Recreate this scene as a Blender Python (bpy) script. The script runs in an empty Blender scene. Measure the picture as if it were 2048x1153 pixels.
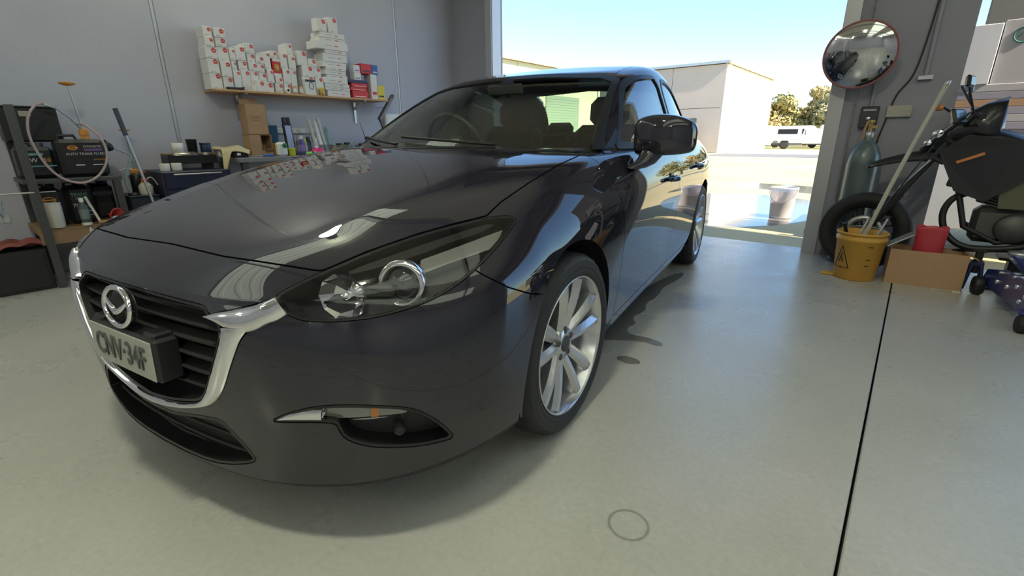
import bpy, bmesh, math, random
import numpy as np
from mathutils import Vector, Matrix, Euler
rnd = random.Random(7)
scene = bpy.context.scene
COL = scene.collection
# ------------------------------------------------------------------ camera
CAM_CAR = np.array([1.4426690, -0.4876627, 1.0213753])      # camera in the car's own frame
YAW, PITCH, ROLL, FPX = 0.5160318, 0.3098536, -0.0046301, 940.0375
TH = math.radians(10.09)                                    # the car stands 10 degrees off the building's axis
def cam_axes(yaw, pitch, roll):
    fwd = np.array([-math.sin(yaw)*math.cos(pitch), math.cos(yaw)*math.cos(pitch), -math.sin(pitch)])
    right = np.array([math.cos(yaw), math.sin(yaw), 0.0]); up = np.cross(right, fwd)
    return right*math.cos(roll)+up*math.sin(roll), -right*math.sin(roll)+up*math.cos(roll), fwd
CR, CU, CF = cam_axes(YAW, PITCH, ROLL)
wr, wu, wf = cam_axes(YAW+TH, PITCH, ROLL)
cam_data = bpy.data.cameras.new('camera'); cam = bpy.data.objects.new('camera', cam_data); COL.objects.link(cam)
M = Matrix(((wr[0], wu[0], -wf[0]), (wr[1], wu[1], -wf[1]), (wr[2], wu[2], -wf[2])))
CAMW = Vector((CAM_CAR[0]*math.cos(TH)-CAM_CAR[1]*math.sin(TH), CAM_CAR[0]*math.sin(TH)+CAM_CAR[1]*math.cos(TH), CAM_CAR[2]))
cam.matrix_world = Matrix.Translation(CAMW) @ M.to_4x4()
cam_data.sensor_width = 36.0; cam_data.lens = FPX/2048*36.0; cam_data.clip_start = 0.02; cam_data.clip_end = 800
scene.camera = cam
# ------------------------------------------------------------------ world, sun, exposure
world = bpy.data.worlds.new('world'); scene.world = world; world.use_nodes = True
wn = world.node_tree; wn.nodes.clear()
wo = wn.nodes.new('ShaderNodeOutputWorld'); bg = wn.nodes.new('ShaderNodeBackground'); sky = wn.nodes.new('ShaderNodeTexSky')
sky.sky_type = 'NISHITA'; sky.sun_disc = False; sky.sun_elevation = math.radians(38); sky.sun_rotation = math.radians(100)
sky.air_density = 1.0; sky.dust_density = 0.4; sky.ozone_density = 3.0
bg.inputs['Strength'].default_value = 0.20
wtint = wn.nodes.new('ShaderNodeMix'); wtint.data_type = 'RGBA'; wtint.blend_type = 'MULTIPLY'; wtint.inputs[0].default_value = 1.0; wtint.inputs[7].default_value = (.84, .96, 1.0, 1)   # tint multiplied into the sky, keeping it cyan while bright
wn.links.new(sky.outputs[0], wtint.inputs[6]); wn.links.new(wtint.outputs[2], bg.inputs[0]); wn.links.new(bg.outputs[0], wo.inputs[0])
sun_d = bpy.data.lights.new('sun', 'SUN'); sun_d.energy = 8.0; sun_d.angle = math.radians(0.6); sun_d.color = (1.0, 0.90, 0.74)
sun = bpy.data.objects.new('sun', sun_d); COL.objects.link(sun)
SUN_AZ, SUN_EL = math.radians(-5), math.radians(38)        # azimuth of the sun measured from +X towards +Y
sdir = Vector((math.cos(SUN_AZ)*math.cos(SUN_EL), math.sin(SUN_AZ)*math.cos(SUN_EL), math.sin(SUN_EL)))
sun.rotation_euler = sdir.to_track_quat('Z', 'Y').to_euler()
vs = scene.view_settings
vs.view_transform = 'Standard'; vs.look = 'None'; vs.gamma = 1.0; vs.use_curve_mapping = False; vs.exposure = 0.92
# ------------------------------------------------------------------ helpers
def mat(name, col=(0.5, 0.5, 0.5), rough=0.5, metal=0.0, coat=0.0, emit=None, estr=0.0, noise=None, bump=None, alpha=None, spec=0.5, trans=0.0):
    """noise = (scale, second colour, contrast); bump = (scale, strength)"""
    m = bpy.data.materials.new(name); m.use_nodes = True; nt = m.node_tree; b = nt.nodes['Principled BSDF']
    b.inputs['Base Color'].default_value = (*col, 1); b.inputs['Roughness'].default_value = rough; b.inputs['Metallic'].default_value = metal
    b.inputs['Coat Weight'].default_value = coat; b.inputs['Coat Roughness'].default_value = 0.03; b.inputs['Specular IOR Level'].default_value = spec
    b.inputs['Transmission Weight'].default_value = trans
    if emit: b.inputs['Emission Color'].default_value = (*emit, 1); b.inputs['Emission Strength'].default_value = estr
    if noise or bump: tc = nt.nodes.new('ShaderNodeTexCoord')
    if noise:
        n = nt.nodes.new('ShaderNodeTexNoise'); n.inputs['Scale'].default_value = noise[0]; n.inputs['Detail'].default_value = 6
        r = nt.nodes.new('ShaderNodeValToRGB'); c = noise[2] if len(noise) > 2 else 0.2
        r.color_ramp.elements[0].position = 0.5-c; r.color_ramp.elements[1].position = 0.5+c
        r.color_ramp.elements[0].color = (*col, 1); r.color_ramp.elements[1].color = (*noise[1], 1)
        nt.links.new(tc.outputs['Object'], n.inputs['Vector']); nt.links.new(n.outputs['Fac'], r.inputs[0]); nt.links.new(r.outputs[0], b.inputs['Base Color'])
    if bump:
        n2 = nt.nodes.new('ShaderNodeTexNoise'); n2.inputs['Scale'].default_value = bump[0]; n2.inputs['Detail'].default_value = 5
        bp = nt.nodes.new('ShaderNodeBump'); bp.inputs['Strength'].default_value = bump[1]; bp.inputs['Distance'].default_value = 0.01
        nt.links.new(tc.outputs['Object'], n2.inputs['Vector']); nt.links.new(n2.outputs['Fac'], bp.inputs['Height']); nt.links.new(bp.outputs[0], b.inputs['Normal'])
    return m
def empty(name, loc=(0, 0, 0), rz=0.0):
    o = bpy.data.objects.new(name, None); COL.objects.link(o); o.location = loc; o.rotation_euler = (0, 0, rz); o.empty_display_size = 0.1
    return o
def tag(o, label=None, cat=None, group=None, kind=None):
    if label: o['label'] = label
    if cat: o['category'] = cat
    if group: o['group'] = group
    if kind: o['kind'] = kind
    return o
def link(name, me, m=None, parent=None, loc=None, rot=None):
    o = bpy.data.objects.new(name, me); COL.objects.link(o)
    if m is not None and not me.materials: me.materials.append(m)
    if parent: o.parent = parent
    if loc is not None: o.location = loc
    if rot is not None: o.rotation_euler = rot
    return o
class MB:
    """collects shapes into one mesh"""
    def __init__(s): s.v = []; s.f = []; s.mi = []; s.sm = []; s.cm = 0
    def add(s, vs, fs, smooth=False):
        o = len(s.v); s.v += [tuple(v) for v in vs]
        for f in fs: s.f.append([i+o for i in f]); s.mi.append(s.cm); s.sm.append(smooth)
        return s
    def xf(s, vs, loc, rot):
        if rot is not None:
            e = Euler(rot).to_matrix(); vs = [e @ Vector(v) for v in vs]
        return [(v[0]+loc[0], v[1]+loc[1], v[2]+loc[2]) for v in vs]
    def box(s, c, d, rot=None, bev=0.0):
        x, y, z = d[0]/2, d[1]/2, d[2]/2
        if bev <= 0:
            vs = [(-x, -y, -z), (x, -y, -z), (x, y, -z), (-x, y, -z), (-x, -y, z), (x, -y, z), (x, y, z), (-x, y, z)]
            fs = [(0, 3, 2, 1), (4, 5, 6, 7), (0, 1, 5, 4), (1, 2, 6, 5), (2, 3, 7, 6), (3, 0, 4, 7)]
        else:
            b = min(bev, x*.9, y*.9, z*.9); vs = []; idx = {}
            for sx in (-1, 1):
                for sy in (-1, 1):
                    for sz in (-1, 1):
                        for k in range(3):
                            v = [sx*x, sy*y, sz*z]
                            for a in range(3):
                                if a != k: v[a] -= (sx, sy, sz)[a]*b
                            idx[(sx, sy, sz, k)] = len(vs); vs.append(tuple(v))
            fs = []
            S = (-1, 1)
            for k in range(3):
                a, c2 = (k+1) % 3, (k+2) % 3
                for sk in S:
                    q = []
                    for (p1, p2) in ((-1, -1), (1, -1), (1, 1), (-1, 1)):
                        t = [0, 0, 0]; t[k] = sk; t[a] = p1; t[c2] = p2; q.append(idx[(*t, k)])
                    fs.append(q if sk > 0 else q[::-1])
                for p1 in S:
                    for p2 in S:
                        t0 = [0, 0, 0]; t0[a] = p1; t0[c2] = p2; t1 = list(t0); t0[k] = -1; t1[k] = 1
                        q = [idx[(*t0, a)], idx[(*t1, a)], idx[(*t1, c2)], idx[(*t0, c2)]]
                        fs.append(q if p1*p2 > 0 else q[::-1])
            for sx in S:
                for sy in S:
                    for sz in S:
                        q = [idx[(sx, sy, sz, k)] for k in range(3)]
                        fs.append(q if sx*sy*sz > 0 else q[::-1])
        return s.add(s.xf(vs, c, rot), fs)
    def tube(s, path, r, n=8, cap=True, closed=False, smooth=True, flat=None):
        """round tube along a path; r number or list"""
        P = [Vector(q) for q in path]; m = len(P); rs = r if isinstance(r, (list, tuple)) else [r]*m
        T = []
        for i in range(m):
            a = P[(i-1) % m] if (closed or i > 0) else P[i]; b = P[(i+1) % m] if (closed or i < m-1) else P[i]
            t = (b-a); T.append(t.normalized() if t.length > 1e-9 else Vector((0, 0, 1)))
        ref = Vector((0, 0, 1)) if abs(T[0].z) < 0.9 else Vector((1, 0, 0)); u = T[0].cross(ref).normalized()
        vs = []
        for i in range(m):
            u = (u - T[i]*u.dot(T[i])); u = u.normalized() if u.length > 1e-6 else T[i].orthogonal().normalized(); w = T[i].cross(u)
            for k in range(n):
                a = 2*math.pi*k/n; vs.append(P[i]+(u*math.cos(a)+w*math.sin(a))*rs[i])
        fs = []
        for i in range(m if closed else m-1):
            j = (i+1) % m
            for k in range(n): fs.append((i*n+k, i*n+(k+1) % n, j*n+(k+1) % n, j*n+k))
        o = len(s.v); s.add(vs, fs, smooth)
        if cap and not closed:
            s.add(vs[:n], [tuple(range(n-1, -1, -1))]); s.add(vs[-n:], [tuple(range(n))])
        return s
    def lathe(s, prof, c=(0, 0, 0), n=20, rot=None, smooth=True, cap=True):
        """prof = [(r, z)...] turned round z"""
        vs = []
        for r, z in prof:
            for k in range(n): a = 2*math.pi*k/n; vs.append((r*math.cos(a), r*math.sin(a), z))
        fs = []
        for i in range(len(prof)-1):
            for k in range(n): fs.append((i*n+k, i*n+(k+1) % n, (i+1)*n+(k+1) % n, (i+1)*n+k))
        s.add(s.xf(vs, c, rot), fs, smooth)
        if cap:
            if prof[0][0] > 1e-4: s.add(s.xf(vs[:n], c, rot), [tuple(range(n-1, -1, -1))])
            if prof[-1][0] > 1e-4: s.add(s.xf(vs[-n:], c, rot), [tuple(range(n))])
        return s
    def prism(s, poly, d, c=(0, 0, 0), rot=None, smooth=False):
        """2-D outline (x, z), anticlockwise seen from -y, thickness d along y"""
        n = len(poly); vs = [(x, -d/2, z) for x, z in poly]+[(x, d/2, z) for x, z in poly]
        fs = [tuple(range(n)), tuple(range(2*n-1, n-1, -1))]+[(i+n, (i+1) % n+n, (i+1) % n, i) for i in range(n)]
        return s.add(s.xf(vs, c, rot), fs, smooth)
    def mesh(s, name):
        me = bpy.data.meshes.new(name); me.from_pydata(s.v, [], s.f)
        me.polygons.foreach_set('material_index', s.mi); me.polygons.foreach_set('use_smooth', s.sm); me.update()
        return me
    def build(s, name, m=None, parent=None, loc=None, rot=None):
        me = s.mesh(name)
        if isinstance(m, (list, tuple)):
            for q in m: me.materials.append(q)
            m = None
        return link(name, me, m, parent, loc, rot)
def text_mesh(txt, size, ext=0.0008, font_scale_x=1.0, bold=0.0):
    cu = bpy.data.curves.new('t', 'FONT'); cu.body = txt; cu.size = size; cu.extrude = ext; cu.align_x = 'CENTER'; cu.align_y = 'CENTER'; cu.offset = bold
    cu.resolution_u = 2
    o = bpy.data.objects.new('t', cu); COL.objects.link(o)
    dg = bpy.context.evaluated_depsgraph_get(); me = bpy.data.meshes.new_from_object(o.evaluated_get(dg))
    bpy.data.objects.remove(o); bpy.data.curves.remove(cu)
    if font_scale_x != 1.0:
        for v in me.vertices: v.co.x *= font_scale_x
    me.materials.clear()
    return me
def copy_tree(o, parent=None):
    c = o.copy(); COL.objects.link(c); c.parent = parent
    for ch in o.children: copy_tree(ch, c)
    return c
PI = math.pi
# ================================================================== materials
M_WALL = mat('concrete_wall', (.45, .455, .54), .85, noise=(2.2, (.51, .515, .60), .35), bump=(30, .15))
M_NIB = mat('painted_dark_wall', (.30, .30, .355), .8, noise=(3, (.33, .33, .385), .3))
M_SEAL = mat('joint_sealant', (.13, .13, .13), .7)
M_STEEL = mat('galvanised_steel', (.42, .43, .45), .38, .8, noise=(9, (.5, .51, .53), .3))
M_DARKST = mat('dark_steel', (.09, .09, .095), .5, .6)
M_ROOF = mat('white_roof_lining', (.80, .81, .74), .6)
M_WOOD = mat('pine_board', (.48, .27, .13), .6, noise=(6, (.58, .35, .18), .4))
M_BWOOD = mat('worn_bench_timber', (.20, .125, .07), .7, noise=(8, (.30, .19, .10), .4))
M_BLACK = mat('black_plastic', (.012, .012, .014), .42)
M_RUB = mat('black_rubber', (.016, .016, .017), .75)
M_CHROME = mat('chrome', (.82, .83, .85), .06, 1.0)
M_WHITE = mat('white_plastic', (.78, .78, .76), .45)
M_CARD = mat('brown_cardboard', (.38, .23, .13), .8, noise=(14, (.43, .27, .16), .4))
M_ASPH = mat('yard_concrete', (.48, .39, .19), .75, noise=(.35, (.58, .49, .27), .25), bump=(8, .2))
M_TILT = mat('shaded_tilt_panel', (.38, .335, .30), .7, noise=(.8, (.42, .37, .33), .3))  # shed fronts made darker and tan: their shade is put into the colour
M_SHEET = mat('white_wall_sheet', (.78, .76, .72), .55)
def floor_material():
    m = bpy.data.materials.new('sealed_concrete_floor'); m.use_nodes = True; nt = m.node_tree; b = nt.nodes['Principled BSDF']; L = nt.links.new
    tc = nt.nodes.new('ShaderNodeTexCoord')
    def noise(s, d=6, r=.55):
        n = nt.nodes.new('ShaderNodeTexNoise'); n.inputs['Scale'].default_value = s; n.inputs['Detail'].default_value = d; n.inputs['Roughness'].default_value = r
        L(tc.outputs['Object'], n.inputs['Vector']); return n
    def ramp(src, p0, p1, c0, c1):
        r = nt.nodes.new('ShaderNodeValToRGB'); e = r.color_ramp.elements; e[0].position = p0; e[1].position = p1; e[0].color = (*c0, 1); e[1].color = (*c1, 1); L(src, r.inputs[0]); return r
    def mix(fac, a, bb, mode='MIX'):
        x = nt.nodes.new('ShaderNodeMix'); x.data_type = 'RGBA'; x.blend_type = mode; L(fac, x.inputs[0]) if not isinstance(fac, float) else setattr(x.inputs[0], 'default_value', fac)
        L(a, x.inputs[6]); L(bb, x.inputs[7]); return x.outputs[2]
    base = ramp(noise(1.3).outputs['Fac'], .3, .7, (.385, .38, .355), (.45, .445, .42)).outputs[0]
    spots = ramp(noise(16, 8, .7).outputs['Fac'], .26, .40, (.45, .44, .42), (1, 1, 1)).outputs[0]
    fine = ramp(noise(55, 4).outputs['Fac'], .3, .7, (.93, .93, .93), (1.05, 1.05, 1.05)).outputs[0]
    c = mix(.14, base, spots, 'MULTIPLY'); c = mix(1.0, c, fine, 'MULTIPLY')
    # ring left by a drum, a few drips
    sep = nt.nodes.new('ShaderNodeSeparateXYZ'); L(tc.outputs['Object'], sep.inputs[0])
    dv = nt.nodes.new('ShaderNodeVectorMath'); dv.operation = 'DISTANCE'; dv.inputs[1].default_value = (1.089, .775, 0); L(tc.outputs['Object'], dv.inputs[0])
    rr = nt.nodes.new('ShaderNodeValToRGB'); e = rr.color_ramp.elements; e[0].position = .0; e[0].color = (1, 1, 1, 1); e[1].position = 1; e[1].color = (1, 1, 1, 1)
    for p_, v_ in ((.047, 1), (.051, .55), (.055, .6), (.059, 1)): q = e.new(p_); q.color = (v_, v_, v_*.97, 1)
    L(dv.outputs['Value'], rr.inputs[0]); c = mix(1.0, c, rr.outputs[0], 'MULTIPLY')
    L(c, b.inputs['Base Color'])
    L(ramp(noise(3.5, 5).outputs['Fac'], .3, .7, (.25, .25, .25), (.33, .33, .33)).outputs[0], b.inputs['Roughness'])
    bp = nt.nodes.new('ShaderNodeBump'); bp.inputs['Strength'].default_value = .06; bp.inputs['Distance'].default_value = .01; L(noise(40, 5).outputs['Fac'], bp.inputs['Height']); L(bp.outputs[0], b.inputs['Normal'])
    b.inputs['Specular IOR Level'].default_value = .6
    return m
M_FLOOR = floor_material()
# ================================================================== the workshop shell
XL, YD, XR, YB, ZC = -3.65, 4.754, 7.2, -8.0, 3.95
JX = 1.551
def struct(name, mb, m, parent=None): 
    o = mb.build(name, m, parent)
    if parent is None: o['kind'] = 'structure'
    return o
fl = struct('floor', MB().box(((XL+XR)/2, (YB+YD)/2+.1, -.16), (XR-XL+.6, YD-YB+.2, .14)), M_SEAL)
for x0, x1 in ((XL-.3, JX-.004), (JX+.004, XR+.3)):
    for y0, y1 in ((YB, -3.2-.004), (-3.2+.004, YD+.2)):
        MB().box(((x0+x1)/2, (y0+y1)/2, -.045), (x1-x0, y1-y0, .09), bev=.004).build('slab', M_FLOOR, fl)
# left wall: tilt-up panels with sealed joints
wl = struct('wall_left', MB().box((XL-.14, (YB+YD)/2, ZC/2), (.12, YD-YB+.4, ZC)), M_SEAL)
js = [YB, -3.7, -1.2, 1.29, 3.79, YD+.2]
for a, b in zip(js[:-1], js[1:]):
    MB().box((XL-.05, (a+b)/2, ZC/2), (.10, b-a-.026, ZC), bev=.006).build('wall_panel', M_WALL, wl)
for y in js[1:-1]:
    MB().tube([(XL-.012, y, 0), (XL-.012, y, ZC)], .017, 8).build('joint_strip', M_STEEL, wl)
# door wall with two roller door openings
wd = MB()
OP = [(-2.95, .885), (1.66, 5.5)]; ZH = 3.25; ZP = 6.4  # wall top raised above the unseen roof to cast shade on the yard
for a, b, z0 in ((XL-.2, OP[0][0], 0), (OP[0][1], OP[1][0], 0), (OP[1][1], XR+.2, 0)):
    wd.box(((a+b)/2, YD+.11, ZP/2), (b-a, .22, ZP))
for a, b in OP: wd.box(((a+b)/2, YD+.13, (ZH+ZP)/2), (b-a, .18, ZP-ZH))
for a, b in OP: MB().box(((a+b)/2, YD-.02, (ZH+ZC)/2), (b-a+.1, .06, ZC-ZH)).build('trim_2', mat('added_dark_header', (.05, .05, .055), .7))['kind'] = 'structure'  # unseen dark panels added to darken what the car's side reflects
struct('wall_front', wd, M_NIB)
# door tracks (galvanised angle) at each jamb
tr = MB()
for x, s in ((OP[0][0], -1), (OP[0][1], 1)):
    tr.box((x-s*.0+s*.03, YD-.012, ZH/2), (.10, .025, ZH)); tr.box((x-s*.015, YD+.07, ZH/2), (.03, .16, ZH))
struct('trim_1', tr, mat('door_track', (.50, .50, .53), .45, .5))
for k, (a, b) in enumerate(OP):   # rolled up curtains above the openings
    d = struct('door_%d' % (k+1), MB().tube([(a-.1, YD-.32, ZH+.35), (b+.1, YD-.32, ZH+.35)], .28, 24), mat('roller_curtain', (.05, .05, .055), .5))
    for x in (a-.12, b+.12): MB().box((x, YD-.3, ZH+.35), (.04, .6, .62)).build('end_bracket', M_DARKST, d)
wr_ = struct('wall_right', MB().box((XR+.1, (YB+YD)/2, ZC/2), (.2, YD-YB+.4, ZC)), M_WALL)
wb_ = struct('wall_back', MB().box(((XL+XR)/2, YB-.1, ZC/2), (XR-XL+.4, .2, ZC)), M_WALL)
def added_skylight_material():
    m = bpy.data.materials.new('added_translucent_sheet'); m.use_nodes = True; nt = m.node_tree; nt.nodes.clear(); L = nt.links.new
    o = nt.nodes.new('ShaderNodeOutputMaterial'); t = nt.nodes.new('ShaderNodeBsdfTranslucent'); t.inputs[0].default_value = (.52, .56, .44, 1)
    d = nt.nodes.new('ShaderNodeBsdfDiffuse'); d.inputs[0].default_value = (.7, .75, .6, 1); x = nt.nodes.new('ShaderNodeMixShader'); x.inputs[0].default_value = .2
    L(t.outputs[0], x.inputs[1]); L(d.outputs[0], x.inputs[2]); L(x.outputs[0], o.inputs[0]); return m
M_ADDED_SKYL = added_skylight_material()
ADDED_SKYL = [(-3.62, -2.85), (1.7, 3.1), (4.6, 6.0)]                      # added strips: the wall one for the bonnet's bright band, the others for fill
def roof_strip(x0, x1, name, m, parent, ya=None, yb=None):
    ya = YB-.1 if ya is None else ya; yb = YD+.15 if yb is None else yb
    n_ = max(2, int(round((x1-x0)/.19))); w = (x1-x0)/n_; prof = []
    for i in range(n_): x = x0+w*i; prof += [(x, 0), (x+w*.55, 0), (x+w*.65, .006), (x+w*.90, .006)]
    prof.append((x1, 0)); n = len(prof)
    mb = MB().add([(x, ya, ZC+z) for x, z in prof]+[(x, yb, ZC+z) for x, z in prof], [(i, i+n, i+1+n, i+1) for i in range(n-1)])
    return mb.build(name, m, parent)
ceo = roof_strip(XL-.2, ADDED_SKYL[0][0], 'ceiling', M_ROOF, None); ceo['kind'] = 'structure'
xs_r = [ADDED_SKYL[0][1], ADDED_SKYL[1][0], ADDED_SKYL[1][1], ADDED_SKYL[2][0], ADDED_SKYL[2][1], XR+.2]
for x0, x1 in zip(xs_r[0::2], xs_r[1::2]): roof_strip(x0, x1, 'roof_sheet', M_ROOF, ceo)
for x0, x1 in ADDED_SKYL: roof_strip(x0, x1, 'added_skylight_sheet', M_ADDED_SKYL, ceo, None, 2.75); roof_strip(x0, x1, 'roof_sheet', M_ROOF, ceo, 2.75, None)
for y in (-6.2, -3.4, -.6, 2.2):
    MB().box(((XL+XR)/2, y, ZC-.10), (XR-XL, .07, .18)).build('purlin', M_STEEL, ceo)
# ------------------------------------------------------------------ ceiling lamps
M_LAMPW = mat('lamp_diffuser', (.9, .9, .85), .5, emit=(1.0, .97, .74), estr=22)
def bay_light(x, y, z, label, power, spill=0):
    t = tag(empty('bay_light', (x, y, z)), label, 'lamp', 'bay lights under the roof')
    MB().lathe([(.05, .26), (.09, .24), (.09, .10), (.16, .02), (.17, 0), (.15, 0)], n=20).build('lamp_housing', M_DARKST, t)
    MB().lathe([(.0, .004), (.148, .004), (.148, .014), (.0, .014)], n=20, cap=False).build('diffuser', M_LAMPW, t)
    MB().tube([(0, 0, .25), (0, 0, ZC-.02-z)], .006, 6).build('hanger', M_STEEL, t)
    for up, zz in ((0, -.01), (1, .28)):                              # light leaves the dome both ways
        if up and not spill: continue
        ld = bpy.data.lights.new('bay_lamp', 'AREA'); ld.shape = 'DISK'; ld.size = .3; ld.energy = spill if up else power; ld.color = (1.0, .97, .74)
        lo = bpy.data.objects.new('bay_lamp', ld); COL.objects.link(lo); lo.parent = t; lo.location = (0, 0, zz); lo.rotation_euler = (PI if up else 0, 0, 0)
    return t
bay_light(.95, -.25, 3.50, 'bay light hanging over the front corner of the car', 28, 3)
bay_light(-3.16, 1.61, 3.50, 'bay light hanging close to the concrete wall above the pine shelf', 5, 5)
bay_light(-1.9, -5.2, 3.55, 'bay light hanging far behind the camera by the concrete wall', 16, 3)
bay_light(5.2, -4.6, 3.55, 'bay light hanging over the right bay', 22, 3)
# ================================================================== the car
# ---- numpy helpers: surfaces are smooth cages, cut into panels along outlines
def px_car(P):
    """car-frame points -> photograph pixels (used once, to lay panel outlines on the modelled surface)"""
    d = P-CAM_CAR; z = d @ CF
    z = np.where(z < 0.05, 0.05, z)
    return np.stack([1024+FPX*(d @ CR)/z, 576.5-FPX*(d @ CU)/z], 1), z
def poly_sd(Q, poly):
    """signed distance, positive inside"""
    poly = np.asarray(poly, float); n = len(poly); best = np.full(len(Q), 1e18); ins = np.zeros(len(Q), bool)
    for i in range(n):
        a = poly[i]; b = poly[(i+1) % n]; ab = b-a; t = np.clip(((Q-a) @ ab)/(ab @ ab+1e-12), 0, 1)
        d = Q-(a+t[:, None]*ab); best = np.minimum(best, (d*d).sum(1))
        c = ((a[1] > Q[:, 1]) != (b[1] > Q[:, 1]))
        xi = a[0]+(Q[:, 1]-a[1])*(b[0]-a[0])/(b[1]-a[1] if abs(b[1]-a[1]) > 1e-12 else 1e-12)
        ins ^= c & (Q[:, 0] < xi)
    d = np.sqrt(best)
    return np.where(ins, d, -d)
def fold(P): P = P.copy(); P[:, 0] = np.abs(P[:, 0]); return P
def smooth_poly(poly, it=2):
    P = np.asarray(poly, float)
    for _ in range(it):
        Q = np.roll(P, -1, 0); P = np.stack([0.75*P+0.25*Q, 0.25*P+0.75*Q], 1).reshape(-1, 2)
    return P
def px_region(poly, it=1):
    poly = smooth_poly(poly, it) if it else poly
    def f(P):
        q, z = px_car(fold(P)); return poly_sd(q, poly)*z/FPX
    return f
def yz_region(poly, it=0):
    poly = smooth_poly(poly, it) if it else np.asarray(poly, float)
    return lambda P: poly_sd(P[:, 1:3], poly)
def xz_region(poly, it=0):
    poly = smooth_poly(poly, it) if it else np.asarray(poly, float)
    return lambda P: poly_sd(fold(P)[:, [0, 2]], poly)
def xy_region(poly, it=0):
    poly = smooth_poly(poly, it) if it else np.asarray(poly, float)
    return lambda P: poly_sd(fold(P)[:, [0, 1]], poly)
def clip(S, f, off=0.0, neg=False):
    """keep the part of a triangle surface (V, N, F) where f > off (neg: f < -off)"""
    V, N, F = S
    if len(F) == 0: return S
    g = f(V); g = (-g if neg else g)-off
    g = np.where(np.abs(g) < 1e-7, 1e-7, g); s = g > 0; c = s[F].sum(1)
    out = [F[c == 3]]
    newv = []; newn = []; key = {}
    def cut(a, b):
        k = (a, b) if a < b else (b, a)
        if k in key: return key[k]
        a, b = k; t = g[a]/(g[a]-g[b]); n = N[a]+(N[b]-N[a])*t
        key[k] = len(V)+len(newv); newv.append(V[a]+(V[b]-V[a])*t); newn.append(n/(np.linalg.norm(n)+1e-12)); return key[k]
    tris = []
    for t in F[c == 1]:
        i = int(np.argmax(s[t])); a, b, d = int(t[i]), int(t[(i+1) % 3]), int(t[(i+2) % 3])
        tris.append((a, cut(a, b), cut(a, d)))
    for t in F[c == 2]:
        i = int(np.argmin(s[t])); a, b, d = int(t[i]), int(t[(i+1) % 3]), int(t[(i+2) % 3])
        p, q = cut(a, b), cut(a, d); tris.append((p, b, d)); tris.append((p, d, q))
    if tris: out.append(np.array(tris, int))
    if newv: V = np.vstack([V, newv]); N = np.vstack([N, newn])
    F = np.vstack(out)
    u, inv = np.unique(F, return_inverse=True)
    return V[u], N[u], inv.reshape(-1, 3)
def cut_all(S, fs, gap=0.0):
    """fs = list of (function, keep-inside?)"""
    for f, keep in fs: S = clip(S, f, gap, not keep)
    return S
def boundary(F):
    E = np.vstack([F[:, [0, 1]], F[:, [1, 2]], F[:, [2, 0]]]); k = np.sort(E, 1)
    _, idx, cnt = np.unique(k, axis=0, return_index=True, return_counts=True)
    return E[idx[cnt == 1]]
def surf_object(name, S, m, parent, flange=0.012, push=0.0, smooth=True, flip=False):
    V, N, F = S
    if len(F) == 0: print('EMPTY', name); return None
    V = V+N*push
    verts = V; faces = F; norms = N
    if flange:
        B = boundary(F)
        if len(B):
            u, inv = np.unique(B, return_inverse=True); inv = inv.reshape(-1, 2); k = len(V)
            top = V[u]; low = V[u]-N[u]*flange
            verts = np.vstack([V, top, low]); m_ = len(u)
            q1 = np.stack([inv[:, 1]+k, inv[:, 0]+k, inv[:, 0]+k+m_], 1); q2 = np.stack([inv[:, 1]+k, inv[:, 0]+k+m_, inv[:, 1]+k+m_], 1)
            faces = np.vstack([F, q1, q2]); norms = None
    me = bpy.data.meshes.new(name); me.from_pydata(verts.tolist(), [], faces.tolist())
    me.polygons.foreach_set('use_smooth', [True]*len(faces)); me.update()
    ns = np.zeros((len(verts), 3)); vn = np.zeros(len(verts)*3); me.vertices.foreach_get('normal', vn); ns = vn.reshape(-1, 3); ns[:len(V)] = N
    me.normals_split_custom_set_from_vertices(ns.tolist())
    return link(name, me, m, parent)
def cage_surface(verts, quads, creases, levels=3):
    """half cage (x >= 0) -> mirrored, subdivided, triangulated (V, N, F)"""
    me = bpy.data.meshes.new('cage'); vs = [tuple(v) for v in verts]; fs = [tuple(q) for q in quads]
    n = len(vs); mp = {}
    for i in range(n):
        if abs(vs[i][0]) < 1e-6: mp[i] = i
        else: mp[i] = len(vs); vs.append((-vs[i][0], vs[i][1], vs[i][2]))
    fs = fs+[tuple(mp[i] for i in reversed(f)) for f in fs]
    cr = {}
    for (a, b), c in creases.items():
        cr[tuple(sorted((a, b)))] = c; cr[tuple(sorted((mp[a], mp[b])))] = c
    me.from_pydata(vs, [], fs); me.update()
    at = me.attributes.new('crease_edge', 'FLOAT', 'EDGE')
    vals = [cr.get(tuple(sorted(e.vertices)), 0.0) for e in me.edges]; at.data.foreach_set('value', vals)
    o = bpy.data.objects.new('cage', me); COL.objects.link(o)
    md = o.modifiers.new('s', 'SUBSURF'); md.levels = levels; md.render_levels = levels
    dg = bpy.context.evaluated_depsgraph_get(); e = o.evaluated_get(dg).to_mesh()
    k = len(e.vertices); V = np.zeros(k*3); e.vertices.foreach_get('co', V); N = np.zeros(k*3); e.vertices.foreach_get('normal', N)
    e.calc_loop_triangles(); F = np.zeros(len(e.loop_triangles)*3, int); e.loop_triangles.foreach_get('vertices', F)
    V = V.reshape(-1, 3).copy(); N = N.reshape(-1, 3).copy(); F = F.reshape(-1, 3).copy()
    bpy.data.objects.remove(o); bpy.data.meshes.remove(me)
    return V, N, F
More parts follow.
